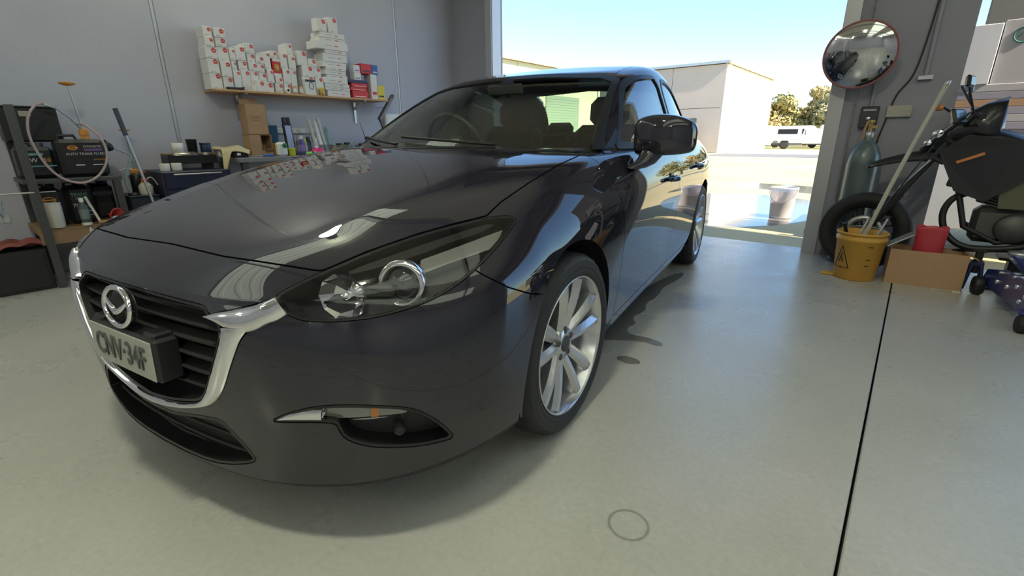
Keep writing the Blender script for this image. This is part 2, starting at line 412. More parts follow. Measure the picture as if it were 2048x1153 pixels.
# ---- lower body cage
def build_tub():
    verts = []; idx = {}
    def add(k, p): idx[k] = len(verts); verts.append(p)
    # plan superellipse for the fascia rows: (y0, L, w, n)
    rows = 'abcdefgh'
    sup = dict(a=(.085, .72, .80, 2.5), b=(.020, .78, .885, 2.72), c=(.022, .78, .897, 2.78), d=(.014, .76, .905, 2.95), e=(.014, .78, .902, 3.05), f=(.016, .84, .895, 3.05), g=(.026, .88, .882, 3.05))
    zf = dict(a=(.135, .155, .172), b=(.172, .198, .222), c=(.27, .285, .295), d=(.395, .39, .40), e=(.50, .50, .52), f=(.585, .59, .63), g=(.640, .645, .71))
    th = [0, 14, 27, 38, 47, 56, 65, 74, 83]
    for i, t in enumerate(th):
        t = math.radians(t); s = i/8
        for r in rows[:-1]:
            y0, L, w, n = sup[r]; x = w*math.sin(t)**(2/n) if t > 0 else 0.0; y = y0+L*(1-math.cos(t)**(2/n))
            z0, z1, z2 = zf[r]; z = z0+(z1-z0)*min(s*2, 1) if s < .5 else z1+(z2-z1)*(s-.5)*2
            add((r, i), (x, y, z))
    H = [(0, .040, .672), (.20, .048, .671), (.38, .076, .668), (.52, .102, .680), (.635, .150, .700), (.700, .262, .728), (.726, .40, .766), (.736, .52, .798), (.742, .65, .830)]
    for i, p in enumerate(H): add(('h', i), p)
    # side columns
    ys = [.80, .96, 1.20, 1.45, 1.90, 2.40, 2.90, 3.30, 3.635, 4.0, 4.27]
    side = {
     'a': [(.80, .165)]*11,
     'b': [(.878, .205), (.87, .205), (.862, .205), (.857, .208), (.855, .21), (.855, .21), (.855, .21), (.858, .21), (.865, .21), (.84, .22), (.79, .24)],
     'c': [(.892, .29), (.890, .29), (.880, .29), (.874, .295), (.868, .30), (.868, .30), (.870, .30), (.878, .30), (.885, .30), (.865, .31), (.815, .33)],
     'd': [(.899, .42), (.897, .43), (.892, .44), (.884, .45), (.880, .46), (.880, .46), (.882, .46), (.888, .46), (.893, .46), (.876, .46), (.826, .46)],
     'e': [(.899, .56), (.898, .57), (.896, .58), (.893, .59), (.893, .60), (.893, .60), (.895, .60), (.897, .61), (.898, .62), (.880, .62), (.832, .62)],
     'f': [(.884, .672), (.890, .69), (.895, .70), (.897, .71), (.898, .72), (.898, .72), (.898, .73), (.897, .74), (.895, .75), (.876, .76), (.830, .77)],
     'g': [(.844, .765), (.858, .787), (.872, .81), (.883, .825), (.886, .845), (.884, .855), (.882, .865), (.876, .88), (.865, .89), (.843, .90), (.80, .90)],
     'h': [(.748, .862), (.762, .897), (.782, .930), (.815, .950), (.832, .958), (.830, .968), (.822, .978), (.806, .990), (.785, .998), (.752, 1.0), (.71, .995)]}
    nc = 9
    for j, y in enumerate(ys):
        for r in rows: add((r, nc+j), (side[r][j][0], y, side[r][j][1]))
    # tail: mirrored superellipse
    last = nc+len(ys); tz = dict(a=.20, b=.25, c=.34, d=.46, e=.62, f=.78, g=.92, h=1.0)
    tail = [(.70, 4.46), (.55, 4.54), (.38, 4.565), (.20, 4.575), (0, 4.58)]
    for k, (x, y) in enumerate(tail):
        for r in rows:
            inn = dict(a=.10, b=.03, c=.01, d=0, e=0, f=.01, g=.03, h=.10)[r]
            add((r, last+k), (x*(1-.3*inn), y-inn, tz[r]))
    ncol = last+len(tail)
    quads = []
    for ri in range(len(rows)-1):
        for c in range(ncol-1):
            quads.append((idx[(rows[ri], c)], idx[(rows[ri], c+1)], idx[(rows[ri+1], c+1)], idx[(rows[ri+1], c)]))
    # top grid: lines i j k l (towards the centre) at columns 5 .. last-1 ; h columns 0-4 are the nose edge
    top = {  # column: [(x, dy, z) for i, j, k, l]
     5: [(.595, -.060, .748), (.43, -.085, .756), (.22, -.105, .756), (0, -.11, .756)],
     6: [(.615, -.04, .788), (.45, -.06, .802), (.23, -.08, .804), (0, -.085, .804)],
     7: [(.633, -.02, .827), (.465, -.03, .841), (.24, -.04, .844), (0, -.045, .844)],
     8: [(.648, 0, .865), (.485, 0, .875), (.25, 0, .879), (0, 0, .879)],
     9: [(.660, 0, .893), (.502, 0, .904), (.26, 0, .908), (0, 0, .908)],
     10: [(.674, 0, .922), (.525, 0, .933), (.27, 0, .937), (0, 0, .938)],
     11: [(.690, 0, .955), (.545, 0, .968), (.285, 0, .972), (0, 0, .973)],
     12: [(.710, -.02, .975), (.56, -.04, .985), (.30, -.06, .99), (0, -.07, .99)]}
    for c in range(13, last):
        y = ys[c-nc]; xx, zz = side['h'][c-nc]
        top[c] = [(xx-.06, 0, zz+.012), (.56*xx/.83, 0, zz+.02), (.3*xx/.83, 0, zz+.025), (0, 0, zz+.025)]
    for c, L4 in top.items():
        yb = verts[idx[('h', c)]][1]
        for r, (x, dy, z) in zip('ijkl', L4): add((r, c), (x, yb+dy, z))
    lines = 'hijkl'
    for c in range(5, last-1):
        for a in range(4):
            quads.append((idx[(lines[a], c)], idx[(lines[a], c+1)], idx[(lines[a+1], c+1)], idx[(lines[a+1], c)]))
    # front: nose edge h4..h0 to lines h i j k l at column 5
    for a in range(4):
        quads.append((idx[('h', 4-a)], idx[(lines[a], 5)], idx[(lines[a+1], 5)], idx[('h', 3-a)]))
    # rear
    for a in range(4):
        quads.append((idx[(lines[a], last-1)], idx[('h', last+a)], idx[('h', last+a+1)], idx[(lines[a+1], last-1)]))
    cr = {}
    for i in range(4): cr[(idx[('h', i)], idx[('h', i+1)])] = .55 if i < 3 else .3
    for c in range(6, 12): cr[(idx[('j', c)], idx[('j', c+1)])] = .55
    for c in range(9, 12): cr[(idx[('h', c)], idx[('h', c+1)])] = .25
    for c in range(ncol-1): cr[(idx[('a', c)], idx[('a', c+1)])] = .3; cr[(idx[('b', c)], idx[('b', c+1)])] = .6
    for c in range(12, last): cr[(idx[('h', c)], idx[('h', c+1)])] = .6
    return cage_surface(verts, quads, cr, 4)
# ---- cabin cage: plan loops stacked upwards
def build_cabin():
    verts = []; idx = {}
    def add(k, p): idx[k] = len(verts); verts.append(p)
    # per level: windscreen centre y, x/y at pillar, side xs, rear
    lev = [
     (.93, 1.28, [.0, .30, .55, .71], [0, .015, .07, .145], .815, 4.12),
     (1.00, 1.40, [.0, .29, .54, .69], [0, .015, .07, .15], .805, 4.06),
     (1.12, 1.62, [.0, .28, .52, .66], [0, .015, .065, .135], .772, 3.93),
     (1.25, 1.885, [.0, .265, .495, .62], [0, .015, .06, .12], .725, 3.75),
     (1.325, 2.085, [.0, .25, .475, .60], [0, .015, .055, .11], .695, 3.57),
     (1.374, 2.235, [.0, .235, .455, .57], [0, .012, .05, .10], .635, 3.34)]
    for l, (z, y0, xs, dy, xw, yr) in enumerate(lev):
        for c in range(4): add((l, c), (xs[c], y0+dy[c], z+(0 if l < 5 else .006*(1-c/3))))
        y1 = y0+dy[3]
        f = [.12, .35, .6, .85] if l < 5 else [.15, .38, .62, .85]
        y2 = yr-.16
        for k, ff in enumerate(f):
            yy = y1+(y2-y1)*ff; xx = xw-(.012 if k in (0, 3) else 0)-(.03*(k == 3))
            add((l, 4+k), (xx, yy, z+(.0 if l < 4 else [.028, .064, .066, .038][k]*(1 if l == 5 else .6))))
        for k, (xf, dd) in enumerate(((.86, -.09), (.68, -.04), (.36, -.01), (0, 0))):
            add((l, 8+k), (xw*xf, yr+dd, z-(0.0 if l < 5 else .005)))
    quads = []
    for l in range(5):
        for c in range(11): quads.append((idx[(l, c)], idx[(l, c+1)], idx[(l+1, c+1)], idx[(l+1, c)]))
    # roof: inner lines between front header columns 0..3 and rear 11..8, sides 4..7
    zr = {4: (.0, 2.40), 5: (0, 2.62), 6: (0, 2.86), 7: (0, 3.02)}
    crown = {4: 1.424, 5: 1.466, 6: 1.476, 7: 1.455}
    for c in (4, 5, 6, 7):
        yb = verts[idx[(5, c)]][1]; xb, _, zb = verts[idx[(5, c)]]
        for a, fr in ((2, .80), (1, .44), (0, 0.0)):
            z = zb+(crown[c]-zb)*(1-fr**2)
            add(('r', a, c), (xb*fr, yb-.01*(a == 0), z))
    L = [3, 2, 1, 0]
    def rv(a, c): return idx[(5, c)] if a == 3 else idx[('r', a, c)]
    for i in range(3):
        a, b = L[i], L[i+1]
        quads.append((idx[(5, a)], rv(a, 4) if a < 3 else idx[(5, 4)], rv(b, 4), idx[(5, b)]))
        for c in (4, 5, 6): quads.append((rv(a, c), rv(a, c+1), rv(b, c+1), rv(b, c)))
        quads.append((rv(a, 7), idx[(5, 8+i)], idx[(5, 9+i)], rv(b, 7)))
    cr = {}
    for l in range(5):
        cr[(idx[(l, 3)], idx[(l+1, 3)])] = .45
    for c in range(3): cr[(idx[(5, c)], idx[(5, c+1)])] = .5
    return cage_surface(verts, quads, cr, 3)
# ------------------------------------------------------------------ car materials
def paint_material():
    m = bpy.data.materials.new('graphite_metallic_paint'); m.use_nodes = True; nt = m.node_tree; b = nt.nodes['Principled BSDF']
    b.inputs['Base Color'].default_value = (.016, .0155, .024, 1); b.inputs['Specular IOR Level'].default_value = 0.0; b.inputs['Metallic'].default_value = .0; b.inputs['Roughness'].default_value = .42
    b.inputs['Coat Weight'].default_value = 1.0; b.inputs['Coat Roughness'].default_value = .008; b.inputs['Coat IOR'].default_value = 1.68
    return m
M_PAINT = paint_material()
M_TRIM = mat('satin_black_trim', (.010, .010, .011), .35)
M_TEX = mat('textured_black_plastic', (.018, .018, .019), .6, bump=(400, .1))
M_LINER = mat('wheel_arch_liner', (.008, .008, .008), .9)
M_CHR = mat('bright_chrome', (.86, .86, .88), .05, 1.0)
M_SILV = mat('silver_wheel_paint', (.62, .62, .64), .26, .85)
M_TYRE = mat('tyre_rubber', (.020, .020, .021), .62, bump=(60, .1))
M_DRL = mat('frosted_light_bar', (.26, .26, .25), .2, .5)
M_AMB = mat('amber_lens', (.55, .20, .06), .2)
M_FAB = mat('dark_seat_cloth', (.015, .015, .017), .9)
def glass_material(name, tint, refl=1.0, ior=1.5):
    m = bpy.data.materials.new(name); m.use_nodes = True; nt = m.node_tree; nt.nodes.clear(); L = nt.links.new
    o = nt.nodes.new('ShaderNodeOutputMaterial'); t = nt.nodes.new('ShaderNodeBsdfTransparent'); t.inputs[0].default_value = (*tint, 1)
    g = nt.nodes.new('ShaderNodeBsdfGlossy'); g.inputs['Roughness'].default_value = .0; g.inputs[0].default_value = (refl, refl, refl, 1)
    f = nt.nodes.new('ShaderNodeFresnel'); x = nt.nodes.new('ShaderNodeMixShader')
    ge = nt.nodes.new('ShaderNodeNewGeometry'); mr = nt.nodes.new('ShaderNodeMapRange'); mr.inputs[3].default_value = ior; mr.inputs[4].default_value = 1/ior   # thin pane: same reflectance from both sides
    L(ge.outputs['Backfacing'], mr.inputs[0]); L(mr.outputs[0], f.inputs[0])
    L(f.outputs[0], x.inputs[0]); L(t.outputs[0], x.inputs[1]); L(g.outputs[0], x.inputs[2]); L(x.outputs[0], o.inputs[0])
    return m
M_GLASS = glass_material('windscreen_glass', (.80, .93, .76))
M_SIDEGL = glass_material('tinted_side_glass', (.12, .15, .15), 1.0, 4.0)
M_LENS = glass_material('clear_lamp_lens', (.92, .93, .93), 1.0, 1.5)
# ------------------------------------------------------------------ the body
car = empty('sedan_car', (0, 0, 0), TH)
tag(car, 'dark grey four-door sedan parked in the open roller doorway', 'car')
TUB = build_tub(); CAB = build_cabin()
from mathutils.bvhtree import BVHTree
BVT = BVHTree.FromPolygons(TUB[0].tolist(), TUB[2].tolist()); BVC = BVHTree.FromPolygons(CAB[0].tolist(), CAB[2].tolist())
def hit_px(x, y, bv=None):
    d = CF+CR*(x-1024)/FPX+CU*(576.5-y)/FPX; r = (bv or BVT).ray_cast(Vector(CAM_CAR), Vector(d)); return r[0], r[1]
def front_y(x, z):
    r = BVT.ray_cast(Vector((x, -1, z)), Vector((0, 1, 0))); return r[0].y if r[0] is not None else 0.3
def side_x(y, z, bv=None):
    r = (bv or BVT).ray_cast(Vector((3, y, z)), Vector((-1, 0, 0))); return r[0].x if r[0] is not None else .85
def mirv(v): return Vector((-v[0], v[1], v[2]))
def mirS(S): V, N, F = S; return V*np.array([-1, 1, 1]), N*np.array([-1, 1, 1]), F[:, ::-1]
def refine(S, k=1):
    V, N, F = S
    for _ in range(k):
        E = np.sort(np.vstack([F[:, [0, 1]], F[:, [1, 2]], F[:, [2, 0]]]), 1); u, inv = np.unique(E, axis=0, return_inverse=True); inv = inv.reshape(3, -1); b = len(V)
        V = np.vstack([V, (V[u[:, 0]]+V[u[:, 1]])/2]); nn = N[u[:, 0]]+N[u[:, 1]]; N = np.vstack([N, nn/np.linalg.norm(nn, axis=1)[:, None]])
        m0, m1, m2 = inv[0]+b, inv[1]+b, inv[2]+b
        F = np.vstack([np.stack([F[:, 0], m0, m2], 1), np.stack([m0, F[:, 1], m1], 1), np.stack([m2, m1, F[:, 2]], 1), np.stack([m0, m1, m2], 1)])
    return V, N, F
def renorm(S):
    V, N, F = S; fn = np.cross(V[F[:, 1]]-V[F[:, 0]], V[F[:, 2]]-V[F[:, 0]]); n = np.zeros_like(V)
    for i in range(3): np.add.at(n, F[:, i], fn)
    return V, n/(np.linalg.norm(n, axis=1)[:, None]+1e-12), F
def raised(S, f, h, w, base=0.0):
    """push a patch outwards with a rounded edge; f = distance to its outline"""
    V, N, F = S; d = np.clip(f(V)/w, 0, 1); return renorm((V+N*(base+h*np.sqrt(1-(1-d)**2))[:, None], N, F))
G = .0022    # half a panel gap
HEAD = [(549, 594), (570, 623), (583, 634), (612, 643), (678, 644), (757, 635), (836, 612), (876, 594), (915, 570), (955, 536), (995, 494), (1021, 460), (1033, 442), (1028, 434), (1008, 432), (973, 436), (915, 449), (836, 471), (784, 489), (731, 508), (678, 531), (647, 544), (599, 566), (567, 583)]
GR_IN = [(413, 622), (419, 633), (437, 647), (442, 664), (437, 696), (428, 730), (419, 766), (411, 791), (399, 803), (374, 804), (338, 800), (301, 789), (277, 776), (240, 752), (150, 690), (60, 480), (202, 500), (300, 530), (390, 575)]
GR_CH = [(419, 633), (433, 626), (484, 617), (539, 601), (552, 595), (560, 610), (572, 628), (560, 638), (530, 650), (503, 660), (488, 669), (476, 689), (462, 730), (450, 769), (440, 793), (425, 810), (406, 815), (374, 814), (331, 806), (297, 793), (270, 779), (235, 760), (240, 752), (277, 776), (301, 789), (338, 800), (374, 804), (399, 803), (411, 791), (419, 766), (428, 730), (437, 696), (442, 664), (437, 647)]
FOG = [(545, 841), (574, 828), (612, 818), (644, 813), (691, 811), (770, 813), (814, 816), (841, 823), (871, 839), (893, 857), (910, 875), (882, 884), (837, 893), (792, 896), (747, 895), (713, 888), (689, 877), (677, 859), (673, 848), (644, 845), (552, 845)]
INTK = [(223, 743), (317, 821), (434, 837), (450, 848), (512, 915), (509, 927), (450, 930), (395, 915), (298, 864), (235, 813), (100, 700), (100, 640)]
HOOD = [(60, 436), (207, 462), (343, 488), (447, 513), (516, 523), (637, 542), (647, 541), (678, 528), (731, 505), (784, 486), (836, 468), (915, 446), (973, 432), (1001, 405), (1056, 367), (1119, 329), (1157, 312), (1163, 300), (1165, 287), (1150, 150), (60, 150)]
r_head = px_region(HEAD, 1); r_gin0 = px_region(GR_IN, 1); r_gin = lambda P: np.minimum(r_gin0(P), .6585-.010*(np.abs(P[:, 0])/.38)**2-P[:, 2]); r_gch = px_region(GR_CH, 1); r_fog = px_region(FOG, 1); r_int = px_region(INTK, 1); r_hood = px_region(HOOD, 0)
front = lambda P: .75-P[:, 1]                                       # ahead of the wheel centre
def hood_f(P):
    P2 = P; return np.minimum(np.minimum(r_hood(P2), 1.375-.10*np.abs(P[:, 0])*0-P[:, 1]), P[:, 2]-.66)
def arch(yc): return lambda P: np.where(np.abs(P[:, 0]) > .45, np.hypot(P[:, 1]-yc, P[:, 2]-.325)-.372, .5)
archF, archR = arch(.935), arch(3.635)
SEAM = np.array([(930, 528), (966, 550), (1016, 575), (1060, 588), (1100, 590), (1250, 600)])
def seam_f(P):     # positive below the bumper seam
    q, z = px_car(fold(P)); ys_ = np.interp(q[:, 0], SEAM[:, 0], SEAM[:, 1], left=200); return (q[:, 1]-ys_)*z/FPX
GRL = lambda P: np.maximum(r_gin(P), r_gch(P))                      # grille with its surround
def bump_f(P):     # bumper territory: low, ahead of the wheel, or the nose panel between the lamps
    q, z = px_car(fold(P)); nose = np.minimum(.36-P[:, 1], 1.0)
    return np.minimum(np.maximum(seam_f(P), nose), .94-P[:, 1])
def half(P): return P[:, 0]
under = lambda P: P[:, 2]-.150
S0 = clip(TUB, archF); S0 = clip(S0, archR)
# bonnet
S = clip(TUB, hood_f, G); bon = surf_object('bonnet', S, M_PAINT, car, .018)
# bumper with its openings
S = cut_all(S0, [(bump_f, True), (hood_f, False), (lambda P: np.minimum(r_head(P), front(P)), False), (lambda P: np.minimum(GRL(P), front(P)), False), (lambda P: np.minimum(r_fog(P), front(P)), False), (lambda P: np.minimum(r_int(P), .5-P[:, 1]), False)], G)
lipz = lambda P: np.interp(np.abs(P[:, 0]), [0, .4, .7, .86, .9], [.185, .194, .214, .236, .24])
S = clip(S, lambda P: P[:, 2]-lipz(P))
bum = surf_object('front_bumper', S, M_PAINT, car, .030)
S = clip(clip(S0, lambda P: lipz(P)-P[:, 2]), lambda P: .62-P[:, 1]); surf_object('chin_spoiler', S, M_TEX, bum, .02, -.004)
# headlamps
def lamp_set(S, name, mirror):
    S = mirS(S) if mirror else S
    return S
Sh = clip(clip(clip(TUB, lambda P: np.minimum(r_head(P), front(P))), half), lambda P: P[:, 2]-.55)
Sh_in = clip(Sh, r_head, .0035)
rim_ = clip(Sh, lambda P: .0065-r_head(P))
DRLP = [(842, 512), (900, 492), (1013, 452), (1000, 474), (984, 492), (900, 520), (846, 541)]
r_drl = px_region(DRLP, 0); Sdrl = clip(Sh, r_drl)
EYEB = [(690, 537), (836, 486), (960, 447), (1000, 440), (960, 462), (900, 480), (836, 506), (700, 545)]
r_eye = px_region(EYEB, 1); Seye = clip(Sh, r_eye)
def at_px(x, y, depth):
    """point on the body surface seen at a photo pixel, set in by depth"""
    h, n = hit_px(x, y); return h-n*depth, n
def orient(n): return n.to_track_quat('Z', 'Y').to_euler()
for sx in (1, -1):
    q = (lambda s: s) if sx > 0 else mirS
    hs = surf_object('headlamp', q(clip(Sh, r_head, .001)), M_TRIM, car, 0, -.050)          # back of the housing
    surf_object('lamp_rim', q(rim_), M_TRIM, hs, .052, .001)
    surf_object('lamp_lens', q(Sh_in), M_LENS, hs, .004, .001)
    surf_object('light_bar', q(Sdrl), M_DRL, hs, .03, -.016)
    surf_object('eyebrow', q(Seye), M_TRIM, hs, .03, -.010)
    p, n = at_px(806, 558, .028); n = Vector((.38, -.90, .12)).normalized(); 
    if sx < 0: p, n = mirv(p), mirv(n)
    R_ = orient(n)
    MB().lathe([(.056, -.03), (.058, .004), (.054, .010), (.043, .009), (.040, -.02)], n=36, cap=False).build('projector_ring', M_CHR, hs, p, R_)
    MB().lathe([(.040, -.014), (.037, -.004), (.030, .004), (.018, .010), (0, .012)], n=28, cap=False).build('projector_lens', mat('dark_projector_glass', (.02, .02, .025), .03, coat=1.0), hs, p, R_)
    p, n2 = at_px(684, 578, .034); n = Vector((.25, -.95, .1)).normalized()
    if sx < 0: p, n = mirv(p), mirv(n)
    mb = MB(); k = 10                                                  # faceted indicator reflector
    for a in range(k):
        a0, a1 = 2*PI*a/k, 2*PI*(a+1)/k; c0, s0, c1, s1 = math.cos(a0), math.sin(a0), math.cos(a1), math.sin(a1)
        for (r0, z0), (r1, z1) in (((.054, .012), (.034, -.012)), ((.034, -.012), (.009, -.022))):
            mb.add([(r0*c0*1.15, r0*s0, z0), (r0*c1*1.15, r0*s1, z0), (r1*c1*1.15, r1*s1, z1), (r1*c0*1.15, r1*s0, z1)], [(0, 1, 2, 3)])
    mb.lathe([(.010, -.022), (.010, .004), (0, .008)], n=10)
    mb.build('indicator_reflector', M_CHR, hs, p, orient(n))
    p, n2 = at_px(756, 565, .040)
    p = p if sx > 0 else mirv(p)
    MB().box((0, 0, 0), (.075, .03, .030), rot=(0, 0, .55*sx), bev=.006).build('lamp_bridge', M_TEX, hs, p)
# grille: recess, bars, chrome surround
fr = lambda P: .5-P[:, 1]
Sg = clip(clip(TUB, lambda P: np.minimum(r_gin(P), fr(P))), lambda P: P[:, 2]-.30)
gr = surf_object('grille', Sg, M_TRIM, car, 0, -.075)
surf_object('grille_wall', clip(Sg, lambda P: .006-r_gin(P)), M_TRIM, gr, .078, -.001)
def cat_spline(P, n=5):
    P = [np.array(q, float) for q in P]; out = []
    for i in range(len(P)-1):
        p0, p1, p2, p3 = P[max(i-1, 0)], P[i], P[i+1], P[min(i+2, len(P)-1)]
        for k in range(n):
            t = k/n; out.append(.5*((2*p1)+(-p0+p2)*t+(2*p0-5*p1+4*p2-p3)*t*t+(-p0+3*p1-3*p2+p3)*t**3))
    out.append(P[-1]); return out
def chrome_bar(pairs, h, centre=False):
    A, B = cat_spline([p[0] for p in pairs]), cat_spline([p[1] for p in pairs]); rows = []
    for a, b in zip(A, B):
        ha, na = hit_px(*a); hb, nb = hit_px(*b)
        if ha is None or hb is None: continue
        rows.append((ha, na, hb, nb))
    if centre:
        rows = [r for r in rows if r[0].x > .012 and r[2].x > .012]
    secs = []
    for ha, na, hb, nb in rows:
        m = (na+nb).normalized(); mid = (ha+hb)/2; w = (hb-ha)
        secs.append([ha-m*.030, ha+m*.002, ha+w*.10+m*h*.75, ha+w*.30+m*h, ha+w*.62+m*h*.95, ha+w*.88+m*h*.60, hb+m*.001, hb-m*.030])
    if centre: secs = secs+[[mirv(v) for v in sec] for sec in reversed(secs)]
    n = 8; vs = [v for sec in secs for v in sec]; fs = [(i*n+k, (i+1)*n+k, (i+1)*n+k+1, i*n+k+1) for i in range(len(secs)-1) for k in range(n-1)]
    fs += [tuple(range(n-1, -1, -1)), tuple(range(len(vs)-n, len(vs)))]
    return vs, fs
U_ = [((441, 655), (505, 658)), ((442, 668), (490, 668)), ((438, 692), (477, 688)), ((428, 730), (462, 730)), ((419, 766), (450, 769)), ((412, 788), (440, 793)), ((402, 801), (425, 810)), ((385, 805), (402, 815)), ((362, 804), (368, 815)), ((338, 800), (336, 810)), ((301, 789), (298, 797)), ((279, 777), (275, 783))]
W_ = [((417, 632), (421, 636)), ((433, 626), (440, 650)), ((460, 621), (470, 668)), ((484, 616), (505, 663)), ((512, 609), (532, 651)), ((539, 601), (556, 641)), ((556, 594), (576, 628))]
vs, fs = chrome_bar(U_, .013, True)
ch = MB().add(vs, fs, True).build('chrome_surround', M_CHR, gr); tag(ch, 'polished chrome frame around the grille')
vs, fs = chrome_bar(W_, .016)
for sx in (1, -1):
    MB().add([v if sx > 0 else mirv(v) for v in vs], fs if sx > 0 else [f[::-1] for f in fs], True).build('chrome_wing', M_CHR, ch)
for k, z in enumerate((.425, .468, .510, .552, .594, .636)):
    xs_ = np.linspace(-.44, .44, 45); pts = []
    for x in xs_:
        y = front_y(x, z); P = np.array([[x, y, z]])
        if r_gin(P)[0] > -.012: pts.append((x, y+.034, z))
    if len(pts) > 4:
        mb = MB(); n = len(pts); vs = []
        for (x, y, zz) in pts: vs += [(x, y-.016, zz-.003), (x, y-.019, zz+.003), (x, y+.016, zz+.011), (x, y+.016, zz+.003)]
        fs = []
        for i in range(n-1):
            for a in range(4): fs.append((i*4+a, i*4+(a+1) % 4, i*4+4+(a+1) % 4, i*4+4+a))
        mb.add(vs, [f[::-1] for f in fs], False).build('grille_bar', M_TEX, gr)
# badge: ring with a winged centre
bz = .612; by = front_y(0, bz)-.026
bd = empty('badge_mount', (0, 0, 0)); bpy.data.objects.remove(bd)
ring = [(.069*math.cos(t), 0, .050*math.sin(t)) for t in np.linspace(0, 2*PI, 49)[:-1]]
bo = MB().tube(ring, .0075, 8, closed=True).build('badge', M_CHR, gr, (0, by, bz), (math.radians(-8), 0, 0))
tag(bo, 'chrome oval badge with spread wings')
wing = []
for t in np.linspace(-1, 1, 25):
    wing.append((t*.060, -.002, -.012+.032*abs(t)**1.5))
MB().tube(wing, [.0035+.006*(1-abs(t))**.7 for t in np.linspace(-1, 1, 25)], 8).build('wing_mark', M_CHR, bo)
MB().lathe([(.0, 0), (.064, 0), (.066, -.004)], n=32, cap=False).build('badge_backing', M_TRIM, bo, (0, .012, 0), (PI/2, 0, 0)).scale = (1, .77, 1)
# number plate
pz = .497; py = -.012
npl = MB().box((0, .030, 0), (.345, .062, .116), bev=.008).box((.135, .03, .060), (.05, .05, .022), bev=.006).box((-.135, .03, .060), (.05, .05, .022), bev=.006).build('plate_holder', M_BLACK, gr, (0, py, pz), (math.radians(-3), 0, 0))
pl = MB().box((0, -.003, 0), (.325, .004, .104), bev=.0015).build('number_plate', mat('plate_sheet', (.36, .37, .33), .35), npl)
tag(pl, 'pale number plate with dark characters')
link('plate_characters', text_mesh('CNV\u00b734F', .088, .0012, .80, .001), mat('plate_ink', (.06, .07, .06), .4), npl, (0, -.0065, -.002), (PI/2, 0, 0))
# fog pockets with light strip
STRIP = [(545, 841), (574, 828), (612, 820), (660, 819), (740, 821), (790, 824), (826, 832), (780, 838), (720, 843), (644, 846), (552, 846)]
r_str = px_region(STRIP, 0)
Sf = clip(clip(clip(TUB, lambda P: np.minimum(r_fog(P), fr(P))), half), lambda P: P[:, 2]-.2)
cut1 = lambda P: px_car(fold(P))[0][:, 0]-643
for sx in (1, -1):
    q = (lambda s: s) if sx > 0 else mirS
    fo = surf_object('fog_pocket', q(Sf), M_TEX, car, 0, -.040)
    surf_object('pocket_wall', q(clip(Sf, lambda P: .006-r_fog(P))), M_TRIM, fo, .042, -.001)
    Ss = refine(clip(clip(clip(TUB, lambda P: np.minimum(r_str(P), fr(P))), half), lambda P: P[:, 2]-.2), 1)
    st = surf_object('fog_light_strip', q(clip(Ss, cut1, .001)), M_DRL, fo, .015, -.014)
    surf_object('strip_chrome', q(raised(clip(Ss, cut1, .001, True), r_str, .012, .012, -.010)), M_CHR, st, .02)
    amb = [(741, 821), (757, 822), (757, 840), (741, 842)]
    surf_object('amber_segment', q(clip(Ss, px_region(amb, 0))), M_AMB, st, .004, -.011)
    blade = [(697, 857), (760, 852), (812, 848), (812, 850), (760, 855), (697, 860)]
    bl = clip(Sf, px_region(blade, 0))
    if len(bl[2]): surf_object('blade_trim', q(bl), M_STEEL, fo, .01, -.03)
    h_, n_ = hit_px(800, 868); p = h_-n_*.03; p = p if sx > 0 else mirv(p); n_ = n_ if sx > 0 else mirv(n_)
    MB().lathe([(.013, 0), (.013, .022), (.010, .026), (0, .027)], n=20).build('parking_sensor', M_TEX, fo, p, orient(n_))
# lower intake
Si = clip(clip(TUB, lambda P: np.minimum(r_int(P), fr(P))), lambda P: P[:, 2]-.1)
it_ = surf_object('lower_intake', Si, M_TRIM, car, 0, -.05)
surf_object('intake_wall', clip(Si, lambda P: .006-r_int(P)), M_TRIM, it_, .052, -.001)
for z in (.245, .285):
    pts = [(x, front_y(x, z)+.03, z) for x in np.linspace(-.40, .40, 25) if r_int(np.array([[x, front_y(x, z), z]]))[0] > -.01]
    if len(pts) > 3: MB().tube(pts, .005, 6).build('intake_bar', M_TEX, it_)
# fenders, doors, quarters
DF = np.array([(.15, 1.43), (.30, 1.428), (.45, 1.442), (.60, 1.445), (.75, 1.41), (.90, 1.345), (1.0, 1.31)])
DB = np.array([(.15, 2.49), (.35, 2.505), (.456, 2.518), (.634, 2.551), (.758, 2.548), (.881, 2.53), (1.0, 2.50)])
DR = np.array([(.15, 3.22), (.40, 3.22), (.55, 3.28), (.70, 3.42), (.85, 3.50), (1.0, 3.50)])
ln = lambda A: (lambda P: np.interp(P[:, 2], A[:, 0], A[:, 1])-P[:, 1])           # positive ahead of the line
f_df, f_db, f_dr = ln(DF), ln(DB), ln(DR)
sill = lambda P: P[:, 2]-.262
Sl = clip(S0, half); fdoors = {}
belt = lambda P: np.interp(P[:, 1], [1.2, 1.45, 1.9, 2.4, 2.9, 3.3, 3.6], [1.2, .955, .962, .972, .982, .994, 1.0])-.002-P[:, 2]
top_in = lambda P: P[:, 0]-np.interp(P[:, 1], [1.2, 1.45, 3.6], [0, .775, .76])
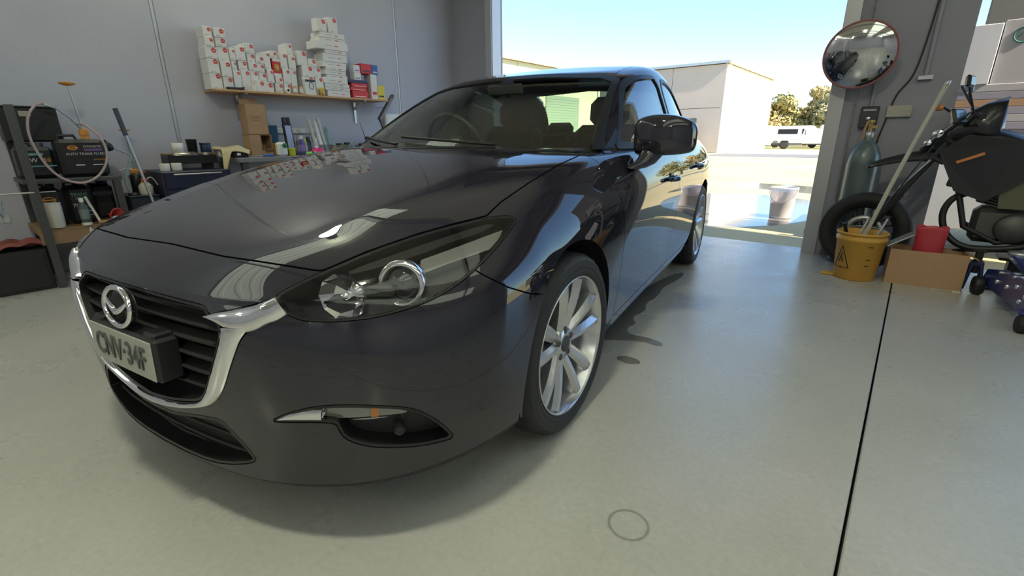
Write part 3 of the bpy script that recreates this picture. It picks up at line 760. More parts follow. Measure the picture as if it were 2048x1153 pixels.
for sx in (1, -1):
    q = (lambda s: s) if sx > 0 else mirS
    S = cut_all(Sl, [(f_df, True), (hood_f, False), (lambda P: np.minimum(r_head(P), front(P)), False), (bump_f, False)], G)
    S = clip(S, lambda P: np.where(P[:, 1] < 1.36, 1., P[:, 0]-.62))
    surf_object('front_fender', q(S), M_PAINT, car, .02)
    fd = surf_object('front_door', q(cut_all(Sl, [(f_df, False), (f_db, True), (sill, True), (top_in, True)], G)), M_PAINT, car, .02)
    fdoors[sx] = fd
    rd = surf_object('rear_door', q(cut_all(Sl, [(f_db, False), (f_dr, True), (sill, True), (top_in, True)], G)), M_PAINT, car, .02)
    rq = surf_object('rear_quarter', q(cut_all(Sl, [(f_dr, False), (lambda P: 4.30-P[:, 1], True)], G)), M_PAINT, car, .02)
    sk = clip(clip(clip(Sl, sill, G, True), f_dr), lambda P: P[:, 1]-1.30)
    surf_object('side_skirt', q(sk), M_PAINT, car, .02)
    for d, y0, y1, zh in ((fd, 2.20, 2.42, .800), (rd, 3.10, 3.32, .825)):
        xx = side_x((y0+y1)/2, zh); mb = MB(); P = []
        for t in np.linspace(0, 1, 11): y = y0+(y1-y0)*t; P.append((sx*(side_x(y, zh)+.006+.034*math.sin(PI*min(1, max(0, t*1.0)))**.5), y, zh))
        mb.tube(P, [.010+.006*math.sin(PI*t) for t in np.linspace(0, 1, 11)], 8); mb.build('door_handle', M_PAINT, d)
        MB().lathe([(.055, 0), (.045, .001), (0, .001)], n=24).build('handle_recess', M_TRIM, d, (sx*(xx+.002), (y0+y1)/2+.02, zh), (0, PI/2*sx, 0)).scale = (.55, 1, 1)
# boot and tail
tail_ = cut_all(S0, [(lambda P: P[:, 1]-4.30, True)], G); surf_object('rear_bumper', tail_, M_PAINT, car, .02)
dk = clip(clip(TUB, lambda P: np.minimum(P[:, 1]-3.85, 4.30-P[:, 1])), lambda P: P[:, 2]-.98)
# inner shell that closes the gaps
inn = cut_all(S0, [(lambda P: np.minimum(r_head(P), front(P)), False), (lambda P: np.minimum(GRL(P), fr(P)), False), (lambda P: np.minimum(r_fog(P), fr(P)), False), (lambda P: np.minimum(r_int(P), fr(P)), False)])
inn = clip(inn, lambda P: -np.minimum(np.minimum(P[:, 1]-1.50, 4.05-P[:, 1]), np.minimum(.74-np.abs(P[:, 0]), P[:, 2]-.85)))
surf_object('inner_body', inn, M_LINER, car, 0, -.016)
MB().box((0, 2.45, .205), (1.40, 3.5, .03)).build('underbody', M_LINER, car)
for sx in (1, -1):
    for yc in (.935, 3.635):
        mb = MB(); n = 22; vs = []
        for i in range(n+1):
            a = -.25+(PI+.5)*i/n
            for x in (.875, .56): vs.append((sx*x, yc+.385*math.cos(a), .325+.385*math.sin(a)))
        fs = [(2*i, 2*i+1, 2*i+3, 2*i+2) for i in range(n)]; mb.add(vs, fs, True)
        mb.add([(sx*.56, yc+.385*math.cos(a), .325+.385*math.sin(a)) for a in np.linspace(-.25, PI+.25, 23)], [tuple(range(23))])
        mb.build('wheel_arch_liner', M_LINER, car)
# ------------------------------------------------------------------ cabin: glass, roof, pillars
ws = xz_region([(0, .90), (.78, .90), (.705, 1.0), (.660, 1.13), (.618, 1.24), (.588, 1.312), (.50, 1.342), (.2, 1.362), (0, 1.364), (-.3, 1.364), (-.3, .90)], 0)
f_ws = lambda P: np.minimum(ws(P), 2.42-P[:, 1])
bw = xz_region([(0, 1.03), (.62, 1.03), (.60, 1.12), (.54, 1.26), (.47, 1.365), (0, 1.385), (-.3, 1.385), (-.3, 1.03)], 0)
f_bw = lambda P: np.minimum(bw(P), P[:, 1]-3.15)
GF = [(1.72, .985), (1.80, 1.045), (1.90, 1.125), (2.02, 1.215), (2.14, 1.283), (2.28, 1.325), (2.45, 1.345), (2.58, 1.350), (2.64, 1.16), (2.67, .99)]
GRr = [(2.75, .99), (2.72, 1.16), (2.66, 1.350), (2.85, 1.345), (3.05, 1.315), (3.22, 1.26), (3.38, 1.17), (3.50, 1.06), (3.53, 1.003)]
g1, g2 = yz_region(smooth_poly(GF, 1)), yz_region(smooth_poly(GRr, 1))
sidef = lambda f: (lambda P: np.minimum(f(P), np.abs(P[:, 0])-.5))
f_g1, f_g2 = sidef(g1), sidef(g2)
surf_object('windscreen', clip(CAB, f_ws, -.008), M_GLASS, car, 0, -.005)
surf_object('rear_window', clip(CAB, f_bw, -.008), M_GLASS, car, 0, -.005)
rail = lambda P: np.minimum(np.interp(P[:, 1], [2.1, 2.3, 2.6, 3.2, 3.6], [.535, .545, .555, .54, .50])-np.abs(P[:, 0]), P[:, 2]-1.325)
S = cut_all(CAB, [(f_ws, False), (f_bw, False), (f_g1, False), (f_g2, False)], .0)
rf = surf_object('roof', clip(S, rail, G), M_PAINT, car, .02)
S = clip(S, lambda P: P[:, 2]-.955)
for sx in (1, -1):
    q = (lambda s: s) if sx > 0 else mirS
    Sx = clip(clip(S, half), rail, G, True)
    fr_ = surf_object('window_frame', q(Sx), M_PAINT, car, .025)
    Sc2 = clip(CAB, half)
    surf_object('front_side_window', q(clip(Sc2, f_g1, .001)), M_SIDEGL, car, 0, -.006)
    surf_object('rear_side_window', q(clip(Sc2, f_g2, .001)), M_SIDEGL, car, 0, -.006)
    for f, nm in ((f_g1, 'front_window_trim'), (f_g2, 'rear_window_trim')):
        T = clip(clip(Sc2, lambda P, f=f: f(P)+.016), lambda P, f=f: .004-f(P)); surf_object(nm, q(T), M_TRIM, fr_, .01, .0025)
    T = clip(clip(clip(clip(Sc2, lambda P: P[:, 2]-.968), lambda P: P[:, 2]-.992, 0, True), lambda P: P[:, 1]-1.70), lambda P: 3.55-P[:, 1])
    surf_object('belt_trim', q(T), M_TRIM, fr_, .01, .006)
    wsT = clip(clip(clip(CAB, half), lambda P: ws(P)+.012), lambda P: .016-ws(P)); wsT = clip(clip(wsT, lambda P: 2.42-P[:, 1]), lambda P: P[:, 2]-.97)
    surf_object('windscreen_seal', q(wsT), M_TRIM, fr_, .008, .002)
# cowl and wipers
MB().box((0, 1.44, .962), (1.36, .16, .03), bev=.01).build('cowl_panel', M_TEX, car)
for x0, y0, x1, y1 in ((.30, 1.37, -.30, 1.405), (-.28, 1.37, -.66, 1.50)):
    h0 = BVC.ray_cast(Vector((x0, y0-.3, 1.2)), Vector((0, .5, -.35)).normalized())
    pts = []
    for t in np.linspace(0, 1, 9):
        x = x0+(x1-x0)*t; z = .985+.035*t
        h = BVC.ray_cast(Vector((x, 0, z)), Vector((0, 1, 0))); y = h[0].y if h[0] is not None else y0
        pts.append((x, y-.018, z+.008))
    MB().tube(pts, .007, 6).build('wiper', M_BLACK, car)
# ------------------------------------------------------------------ door mirrors
def mirror_shell(sx):
    # lofted housing: rounded loops from inner end to outer end
    cen = Vector((.958, 1.715, 1.028))
    vs = []; n = 20
    secs = [(-.122, .050, .030, .0, -.006), (-.116, .074, .055, .002, -.003), (-.06, .088, .080, .0, .0), (0, .088, .086, -.006, .002), (.06, .082, .080, -.006, .0), (.108, .070, .062, .004, -.006), (.128, .056, .045, .012, -.010), (.136, .030, .02, .018, -.012)]
    rings = []
    for (u, hz, dy, oy, oz) in secs:
        ring = []
        for k in range(n):
            a = 2*PI*k/n; c, s = math.cos(a), math.sin(a)
            yy = -abs(c)**.75*dy*1.05 if c > 0 else abs(c)**.6*dy*.42
            ring.append(Vector((u, yy+oy+.10*max(0, u), (abs(s)**.50)*hz*(1 if s > 0 else -1)+oz-.10*max(0, -u)**1.2*(1 if s < 0 else 0))))
        rings.append(ring)
    for r in rings: vs += [cen+v for v in r]
    fs = []
    for i in range(len(rings)-1):
        for k in range(n): fs.append((i*n+k, i*n+(k+1) % n, (i+1)*n+(k+1) % n, (i+1)*n+k))
    fs.append(tuple(range(n-1, -1, -1))); fs.append(tuple(range((len(rings)-1)*n, len(rings)*n)))
    if sx < 0: vs = [mirv(v) for v in vs]; fs = [f[::-1] for f in fs]
    return vs, fs
for sx in (1,):                                                      # the photograph shows only the near-side mirror
    vs, fs = mirror_shell(sx)
    mo = MB().add(vs, fs, True).build('door_mirror', M_PAINT, car)
    md = mo.modifiers.new('s', 'SUBSURF'); md.levels = 2; md.render_levels = 2
    P = [(sx*.858, 1.64, .895), (sx*.885, 1.655, .905), (sx*.905, 1.675, .925), (sx*.915, 1.695, .955), (sx*.925, 1.705, .99)]
    a = MB(); rings = []
    for (x, y, z), (rx, ry) in zip(P, ((.024, .085), (.030, .080), (.040, .070), (.050, .060), (.060, .055))):
        rings.append([(x+rx*math.cos(t)*.9, y+ry*math.sin(t), z-.35*rx*math.cos(t)) for t in np.linspace(0, 2*PI, 15)[:-1]])
    vv = [v for r in rings for v in r]; ff = []
    for i in range(4):
        for k in range(14): ff.append((i*14+k, i*14+(k+1) % 14, (i+1)*14+(k+1) % 14, (i+1)*14+k))
    a.add(vv, ff, True).build('mirror_stalk', M_PAINT, mo)
    MB().box((sx*.985, 1.758, 1.035), (.19, .006, .125), bev=.01).build('mirror_glass', M_CHR, mo)
    # sail panel at the front of the door glass
    mb = MB(); x0 = sx*(side_x(1.66, .99, BVC)+.004); x1 = sx*(side_x(1.80, 1.06, BVC)+.004)
    mb.add([(sx*(side_x(1.60, .975, BVC)+.004), 1.60, .975), (sx*(side_x(1.76, .975, BVC)+.004), 1.76, .975), (sx*(side_x(1.78, 1.065, BVC)+.004), 1.78, 1.065)], [(0, 1, 2) if sx > 0 else (2, 1, 0)]); mb.build('sail_panel', M_TRIM, fdoors[sx])
# ------------------------------------------------------------------ wheels
def wheel_meshes():
    tyre = MB(); prof = [(.2440, -.098), (.252, -.104), (.275, -.110), (.300, -.108), (.316, -.098), (.3245, -.080), (.3252, -.050)]
    for a in (-.032, .0, .032): prof += [(.3253, a-.006), (.318, a-.004), (.318, a+.004), (.3253, a+.006)]
    prof += [(.3252, .050), (.3245, .080), (.316, .098), (.305, .106), (.302, .1085), (.300, .108), (.288, .1105), (.276, .1115), (.274, .1095), (.270, .1095), (.268, .1112), (.262, .1088), (.258, .1075), (.252, .106), (.2470, .100)]
    n = 120; vs = []; fs = []
    for j, (r, z) in enumerate(prof):
        for k in range(n):
            rr = r-(.0045 if (k % 3 == 0 and .055 < abs(z) < .099 and r > .30) else 0)
            a = 2*PI*k/n; vs.append((z, rr*math.cos(a), rr*math.sin(a)))
    for i in range(len(prof)-1):
        for k in range(n): fs.append((i*n+k, (i+1)*n+k, (i+1)*n+(k+1) % n, i*n+(k+1) % n))
    tyre.add(vs, fs, True)
    rim = MB()
    rp = [(.2470, .098), (.2485, .105), (.2465, .1085), (.243, .107), (.240, .098), (.232, .080), (.220, .04), (.212, -.05), (.226, -.095), (.2445, -.100)]
    n = 64; vs = [(z, r*math.cos(2*PI*k/n), r*math.sin(2*PI*k/n)) for r, z in rp for k in range(n)]
    fs = [(i*n+k, i*n+(k+1) % n, (i+1)*n+(k+1) % n, (i+1)*n+k) for i in range(len(rp)-1) for k in range(n)]
    rim.add(vs, [f[::-1] for f in fs], True)
    spoke = MB()
    def sp(a0, a1, w0, w1):
        # a spoke from hub angle a0 to rim angle a1
        r0, r1 = .044, .236
        p0 = Vector((0, r0*math.cos(a0), r0*math.sin(a0))); p1 = Vector((0, r1*math.cos(a1), r1*math.sin(a1)))
        d = (p1-p0).normalized(); s = Vector((1, 0, 0)).cross(d)
        vs = []
        for t in np.linspace(0, 1, 7):
            c = p0+(p1-p0)*t; w = w0+(w1-w0)*t; xo = .064+.030*math.sin(PI*.5*t)
            vs += [c+s*w+Vector((xo-.012, 0, 0)), c+s*w*.25+Vector((xo+.005, 0, 0)), c-s*w*.45+Vector((xo+.003, 0, 0)), c-s*w+Vector((xo-.010, 0, 0)), c-s*w*.9+Vector((xo-.045, 0, 0)), c+s*w*.9+Vector((xo-.045, 0, 0))]
        fs = []
        for i in range(6):
            for k in range(6): fs.append((i*6+k, i*6+(k+1) % 6, (i+1)*6+(k+1) % 6, (i+1)*6+k))
        fs.append((36, 37, 38, 39, 40, 41))
        return vs, [f[::-1] for f in fs]
    sps = []
    for i in range(5):
        b = 2*PI*i/5+.30
        sps.append(MB().add(*sp(b-.34, b-.235, .020, .029))); sps.append(MB().add(*sp(b+.34, b+.235, .020, .029)))
    hub = MB().lathe([(.026, .074), (.056, .072), (.066, .058), (.066, .0)], n=40, rot=(0, PI/2, 0), cap=False)
    return tyre.mesh('tyre'), rim.mesh('wheel'), [s.mesh('spoke') for s in sps], hub.mesh('wheel_hub')
TY, RM, SPK, HUB = wheel_meshes()
cap_m = MB().lathe([(.029, .070), (.029, .078), (.024, .080), (0, .081)], n=28, rot=(0, PI/2, 0)).mesh('hub_cap')
nut_m = MB().lathe([(.0125, .0), (.0125, .016), (.008, .018), (0, .018)], n=6, rot=(0, PI/2, 0)).mesh('wheel_nut')
disc_m = MB().lathe([(.05, .012), (.148, .012), (.148, -.012), (.05, -.012)], n=40, rot=(0, PI/2, 0), cap=False).mesh('brake_disc')
cal_m = MB().box((.0, -.10, .09), (.07, .07, .13), rot=(.75, 0, 0), bev=.012).mesh('brake_caliper')
for sx in (1, -1):
    for yc, steer in ((.935, -.049), (3.635, 0)):
        w = link('wheel', RM, M_SILV, car, (sx*.780, yc, .3255), (0, 0, (PI if sx < 0 else 0)+steer))
        link('tyre', TY, M_TYRE, w)
        for s in SPK: link('spoke', s, M_SILV, w)
        link('wheel_hub', HUB, M_SILV, w); link('hub_cap', cap_m, M_DARKST, w)
        for i in range(5):
            a = 2*PI*i/5+.30; link('wheel_nut', nut_m, M_DARKST, w, (.058, .050*math.cos(a), .050*math.sin(a)))
        link('brake_disc', disc_m, M_STEEL, w, (-.01, 0, 0)); link('brake_caliper', cal_m, M_DARKST, w, (-.015, 0, 0))
# ------------------------------------------------------------------ interior
MB().box((0, 1.66, .86), (1.36, .42, .16), bev=.05).box((-.36, 1.72, .96), (.34, .22, .07), bev=.03).build('dashboard', M_TEX, car)
for x in (.36, -.36):
    s_ = MB().box((x, 2.36, .50), (.50, .52, .16), bev=.05).build('front_seat', M_FAB, car)
    MB().box((x, 2.66, .80), (.48, .15, .62), rot=(-.28, 0, 0), bev=.06).build('seat_back', M_FAB, s_)
    MB().box((x, 2.76, 1.185), (.27, .10, .19), rot=(-.12, 0, 0), bev=.045).build('headrest', M_FAB, s_)
s_ = MB().box((0, 3.25, .50), (1.30, .5, .16), bev=.05).build('rear_seat', M_FAB, car)
MB().box((0, 3.55, .78), (1.30, .15, .60), rot=(-.35, 0, 0), bev=.06).build('seat_back', M_FAB, s_)
for x in (.40, -.40): MB().box((x, 3.66, 1.09), (.26, .09, .12), rot=(-.2, 0, 0), bev=.04).build('headrest', M_FAB, s_)
MB().box((0, 3.95, 1.0), (1.2, .42, .02)).build('parcel_shelf', M_FAB, car)
cs = [(-.36+.185*math.cos(t), 1.985+.185*math.sin(t)*-.42, .985+.185*math.sin(t)*.90) for t in np.linspace(0, 2*PI, 33)[:-1]]
stw = MB().tube(cs, .014, 8, closed=True).build('steering_wheel', M_BLACK, car)
MB().lathe([(.06, -.02), (.06, .0), (.03, .02), (0, .02)], n=16).build('steering_boss', M_BLACK, stw, (-.36, 1.975, .985), (1.1, 0, 0))
MB().box((-.36, 1.975, .985), (.34, .02, .03), rot=(.45, 0, 0), bev=.008).build('steering_spoke', M_BLACK, stw)
MB().box((0, 1.985, 1.275), (.23, .03, .065), rot=(0, 0, 0), bev=.015).box((0, 2.02, 1.315), (.03, .08, .05)).build('rear_view_mirror', M_BLACK, car)
# ================================================================== outside: yard, sheds, vehicles, trees
M_GRASS = mat('dry_grass', (.42, .36, .12), .9, noise=(1.5, (.52, .46, .18), .3))
M_ROAD = mat('bitumen', (.16, .16, .17), .8)
yard = struct('yard_ground', MB().box((0, 60+YD, -.08), (220, 119.6, .14)), M_ASPH); 
MB().box((-2.0, 30.5, -.006), (12, 5.0, .016)).build('bitumen_patch', M_ROAD, yard)
MB().box((6, 53, -.004), (60, 14, .016)).build('grass_verge', M_GRASS, yard)
M_WET = mat('wet_concrete', (.17, .165, .155), .08, spec=.6)
def puddle(name, pts, z, label, parent=None, m=M_WET, thick=.003):
    P = smooth_poly(pts, 2); r = random.Random(len(pts)*7+int(abs(pts[0][0])*100))
    P = np.array([(x+r.uniform(-1, 1)*.003, y+r.uniform(-1, 1)*.003) for x, y in P]); n = len(P)
    me = bpy.data.meshes.new(name); bm = bmesh.new(); vs = [bm.verts.new((x, y, z+thick)) for x, y in P]; f = bm.faces.new(vs); f.normal_update()
    if f.normal.z < 0: f.normal_flip()
    lo = [bm.verts.new((x+(x-P[:, 0].mean())*.01, y+(y-P[:, 1].mean())*.01, z)) for x, y in P]
    for i in range(n):
        try: bm.faces.new((vs[i], vs[(i+1) % n], lo[(i+1) % n], lo[i]))
        except Exception: pass
    bmesh.ops.triangulate(bm, faces=[f], ngon_method='EAR_CLIP'); bm.to_mesh(me); bm.free()
    o = link(name, me, m, parent)
    if label: tag(o, label, 'puddle', 'puddles')
    return o
puddle('puddle', [(-1.2, 5.9), (-.2, 5.55), (.25, 6.0), (.62, 6.75), (.75, 8.2), (.3, 9.2), (-.6, 9.6), (-1.6, 9.0), (-2.4, 9.8), (-3.2, 8.4), (-2.6, 6.8)], -.0095, 'wide shallow puddle on the yard behind the parked sedan')
puddle('puddle', [(-.35, 10.4), (.7, 10.1), (.8, 11.2), (-.2, 11.9), (-1.4, 12.0), (-1.6, 11.0)], -.0095, 'smaller puddle on the yard beyond the wide one')
puddle('puddle', [(.36, 1.80), (.47, 1.88), (.60, 1.955), (.68, 1.94), (.69, 1.985), (.60, 2.01), (.49, 1.985), (.44, 2.06), (.46, 2.16), (.39, 2.22), (.41, 2.40), (.35, 2.5), (.36, 2.7), (.30, 2.9), (.32, 3.3), (.24, 3.4), (.20, 2.8), (.26, 2.1)], .0005, 'thin water trail on the floor along the sedan sill')
puddle('puddle', [(.56, 1.70), (.62, 1.66), (.68, 1.68), (.69, 1.72), (.62, 1.74)], .0005, 'small round water spot on the floor beside the front wheel')
# sheds
def shed(name, x0, x1, y0, y1, h, label, panels_x, panels_y, m_front, roof_over=.35, m_side=None):
    t = tag(empty(name, ((x0+x1)/2, (y0+y1)/2, 0)), label, 'building'); cx, cy = (x0+x1)/2, (y0+y1)/2
    MB().box((0, 0, h/2), (x1-x0-.3, y1-y0-.3, h)).build('shed_core', M_SEAL, t)
    w = (x1-x0)/panels_x
    for i in range(panels_x):
        for a, b in ((0, h*.52), (h*.52, h)):
            MB().box((x0+w*(i+.5)-cx, y0-cy+.06, (a+b)/2), (w-.03, .12, b-a-.03)).build('wall_panel', m_front, t)
    w = (y1-y0)/panels_y
    for i in range(panels_y):
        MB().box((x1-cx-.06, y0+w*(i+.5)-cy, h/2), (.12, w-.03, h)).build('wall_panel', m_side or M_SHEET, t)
    r = MB(); r.box((0, 0, h+.10), (x1-x0+roof_over, y1-y0+roof_over, .16)); r.build('roof', M_STEEL, t)
    n = int((y1-y0)/1.0)
    MB().box((x1-cx+.22, 0, h+.06), (.14, y1-y0+.3, .14)).build('gutter', mat('gutter_tan', (.62, .45, .30), .5), t)
    MB().tube([(x1-cx+.12, y0-cy+.25, 0), (x1-cx+.12, y0-cy+.25, h)], .06, 8).build('downpipe', M_SHEET, t)
    MB().tube([(x1-cx+.12, y1-cy-.25, 0), (x1-cx+.12, y1-cy-.25, h)], .06, 8).build('downpipe', M_SHEET, t)
    return t
shed('tilt_panel_shed', -26, -8.65, 33.3, 45.6, 5.4, 'tilt-panel shed with shade-tinted front and bright white side wall beyond the yard', 5, 3, M_TILT)
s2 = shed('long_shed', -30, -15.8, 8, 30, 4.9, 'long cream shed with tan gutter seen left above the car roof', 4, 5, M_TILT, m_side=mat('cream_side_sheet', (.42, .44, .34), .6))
for y in (12.0, 25.6):
    d = MB().box((-15.8+22.9+.03, y-19, 1.7), (.06, 3.6, 3.4)).build('roller_door', mat('roller_door_grey', (.20, .23, .21), .5), s2)
    for k in range(22): MB().box((-15.8+22.9+.065, y-19, .1+k*.15), (.02, 3.6, .10), bev=.006).build('door_slat', d.data.materials[0], d)
# vehicles
M_VWHITE = mat('white_vehicle_paint', (.80, .80, .80), .3, coat=.6)
M_VGLASS = mat('dark_vehicle_glass', (.03, .035, .04), .05)
def wheels(t, spots, r, w=.2):
    for x, y in spots:
        o = MB().lathe([(r*.55, -w/2), (r*.92, -w/2), (r, -w*.35), (r, w*.35), (r*.92, w/2), (r*.55, w/2)], n=18, rot=(0, PI/2, 0)).build('tyre', M_RUB, t, (x, y, r))
        MB().lathe([(r*.56, -w*.42), (r*.3, -w*.2), (r*.3, w*.2), (r*.56, w*.42)], n=14, rot=(0, PI/2, 0)).build('rim', M_STEEL, o)
def ute(loc, rz, label):
    t = tag(empty('pickup_truck', loc, rz), label, 'pickup')
    # side outline along local y (front at +y), extruded across x
    out = [(-.2, .45), (2.55, .45), (2.6, .75), (2.55, .98), (1.55, 1.06), (.95, 1.62), (-.15, 1.66), (-.25, 1.05)]
    b = MB(); n = len(out); w = .86
    vs = [(-w*(.86 if z > 1.1 else 1), y, z) for y, z in out]+[(w*(.86 if z > 1.1 else 1), y, z) for y, z in out]
    b.add(vs, [tuple(range(n)), tuple(range(2*n-1, n-1, -1))]+[(i, i+n, (i+1) % n+n, (i+1) % n) for i in range(n)]); b.build('cab', M_VWHITE, t)
    for s in (-1, 1):
        MB().add([(s*.80, 1.30, 1.10), (s*.80, .52, 1.10), (s*.755, .52, 1.54), (s*.755, .88, 1.54)], [(0, 1, 2, 3)][::1]).build('side_window', M_VGLASS, t)
        MB().add([(s*.80, .44, 1.10), (s*.80, -.12, 1.10), (s*.755, -.10, 1.54), (s*.755, .44, 1.54)], [(0, 1, 2, 3)]).build('side_window', M_VGLASS, t)
        MB().box((s*.60, 2.585, .80), (.36, .05, .16), bev=.02).build('headlamp', M_WHITE, t)
    MB().add([(-.70, 1.50, 1.11), (.70, 1.50, 1.11), (.62, 1.0, 1.60), (-.62, 1.0, 1.60)], [(0, 1, 2, 3)]).build('windscreen', M_VGLASS, t)
    MB().box((0, -1.35, .72), (1.80, 2.10, .08)).build('tray', M_STEEL, t)
    for s in (-1, 1): MB().box((s*.90, -1.35, .88), (.03, 2.10, .26)).build('drop_side', M_SHEET, t)
    MB().box((0, -.36, 1.2), (1.6, .04, .85)).build('headboard', M_STEEL, t)
    MB().box((0, -.1, .40), (.9, 4.6, .12)).build('chassis', M_DARKST, t)
    MB().box((0, 2.64, .52), (1.70, .12, .20), bev=.04).build('bumper', M_TEX2, t)
    wheels(t, [(-.76, 1.85), (.76, 1.85), (-.76, -1.5), (.76, -1.5)], .37)
    return t
M_TEX2 = mat('grey_bumper_plastic', (.07, .07, .075), .6)
ute((-5.9, 47.4, 0), math.radians(-80), 'white pickup truck parked in front of the far trees')
def van(loc, rz, label, name='van'):
    t = tag(empty(name, loc, rz), label, 'van', 'white vans in the yard')
    out = [(-2.4, .40), (2.3, .40), (2.35, .85), (2.1, 1.05), (1.55, 1.85), (1.3, 1.95), (-2.4, 1.95)]
    b = MB(); n = len(out); w = .88; vs = [(-w, y, z) for y, z in out]+[(w, y, z) for y, z in out]
    b.add(vs, [tuple(range(n)), tuple(range(2*n-1, n-1, -1))]+[(i, i+n, (i+1) % n+n, (i+1) % n) for i in range(n)]); b.build('van_body', M_VWHITE, t)
    for s in (-1, 1):
        MB().box((s*.885, .95, 1.45), (.02, .8, .45)).build('side_window', M_VGLASS, t); MB().box((s*.885, -.6, 1.45), (.02, 1.6, .42)).build('side_window', M_VGLASS, t)
    MB().add([(-.78, 2.02, 1.16), (.78, 2.02, 1.16), (.72, 1.60, 1.80), (-.72, 1.60, 1.80)], [(0, 1, 2, 3)]).build('windscreen', M_VGLASS, t)
    MB().box((0, 2.34, .52), (1.72, .12, .20), bev=.04).build('bumper', M_TEX2, t)
    wheels(t, [(-.78, 1.5), (.78, 1.5), (-.78, -1.5), (.78, -1.5)], .34)
    return t
van((-3.0, 51, 0), math.radians(-78), 'white van parked behind the pickup truck, nearest the doorway post')
van((-7.6, 52.5, 0), math.radians(-80), 'white van half hidden between the pickup truck and the trees')
van((-10.6, 30.2, 0), math.radians(5), 'white van parked against the front of the tilt-panel shed')
# trees
M_BARK = mat('gum_bark', (.24, .19, .14), .9)
def leaf_mat(name, c1, c2):
    m = mat(name, c1, .75, noise=(2.0, c2, .35)); return m
M_LEAF = [leaf_mat('olive_leaves', (.30, .27, .09), (.46, .38, .15)), leaf_mat('golden_leaves', (.44, .33, .12), (.60, .46, .20)), leaf_mat('grey_green_leaves', (.28, .28, .14), (.42, .38, .22))]
def tree(x, y, h, rad, k, label, seed):
    h *= .76
    r = random.Random(seed); t = tag(empty('gum_tree', (x, y, 0)), label, 'tree', 'trees beyond the yard')
    pts = [(0, 0, 0), (r.uniform(-.1, .1), 0, h*.2), (r.uniform(-.2, .2), r.uniform(-.2, .2), h*.45), (r.uniform(-.3, .3), 0, h*.8)]
    mb = MB().tube(pts, [.22, .18, .13, .05], 8)
    cl = []
    for i in range(14):
        a = r.uniform(0, 2*PI); d = rad*r.uniform(.15, .85); z = h*r.uniform(.30, .92); f = 1-.55*max(0, (z/h-.55)/.45)
        c = (d*math.cos(a)*f, d*math.sin(a)*f, z); cl.append((c, rad*r.uniform(.30, .48)))
        mb.tube([(0, 0, z*.6), ((c[0])*.5, c[1]*.5, z*.8), c], [.06, .04, .015], 5)
    mb.build('trunk', M_BARK, t)
    vs = []; fs = []
    for c, rr in cl:
        for _ in range(170):
            u = Vector((r.gauss(0, 1), r.gauss(0, 1), r.gauss(0, 1))).normalized()*rr*r.uniform(.55, 1.0); u.z *= .8
            p = Vector(c)+u; n = (u.normalized()+Vector((r.uniform(-.8, .8), r.uniform(-.8, .8), r.uniform(-.8, .8)))).normalized(); a = n.orthogonal().normalized(); b = n.cross(a); s = r.uniform(.14, .30)
            ph = r.uniform(0, PI); a, b = a*math.cos(ph)+b*math.sin(ph), b*math.cos(ph)-a*math.sin(ph)
            o = len(vs); vs += [p-a*s, p-b*s*.5, p+a*s, p+b*s*.5]; fs.append((o, o+1, o+2, o+3))
    lf = MB().add(vs, fs).build('foliage', M_LEAF[k], t); lf['kind'] = 'stuff'
TR = [(-12.5, 58, 6.0, 2.6, 1, 'low golden gum tree just right of the tilt-panel shed'), (-10.2, 60, 7.6, 2.8, 0, 'tall olive gum tree in the middle of the far trees'), (-7.6, 62, 8.3, 2.4, 1, 'tallest golden gum tree in the middle of the far trees'), (-5.3, 60, 7.2, 2.6, 2, 'grey-green gum tree above the far vans'), (-2.6, 61, 8.0, 3.0, 1, 'broad golden gum tree beside the doorway post'), (1.2, 60, 8.2, 3.2, 0, 'olive gum tree partly hidden by the doorway post'), (-8.8, 66, 5.5, 3.2, 2, 'low grey-green gum tree behind the pickup truck')]
for i, (x, y, h, rad, k, lb) in enumerate(TR): tree(x, y, h, rad, k, lb, 40+i)
# clear bucket of water in the yard
t = tag(empty('clear_bucket', (.27, 6.86, -.01)), 'clear plastic bucket half full of dark water outside the doorway', 'bucket')
M_CLEAR = mat('cloudy_clear_plastic', (.85, .80, .80), .25, trans=.55)
MB().lathe([(0, 0), (.125, 0), (.13, .02), (.155, .38), (.165, .385), (.165, .40), (.150, .40), (.149, .385), (.125, .022), (0, .02)], n=32, cap=False).build('bucket_wall', M_CLEAR, t)
MB().lathe([(0, .024), (.122, .024), (.136, .19), (0, .19)], n=32, cap=False).build('dark_water', mat('dirty_water', (.05, .05, .05), .1), t)
MB().tube([(.165*math.cos(a), -.165*math.sin(a)-.004, .385-.17*math.sin(a)) for a in np.linspace(0, PI, 15)], .004, 6).build('wire_handle', M_STEEL, t)
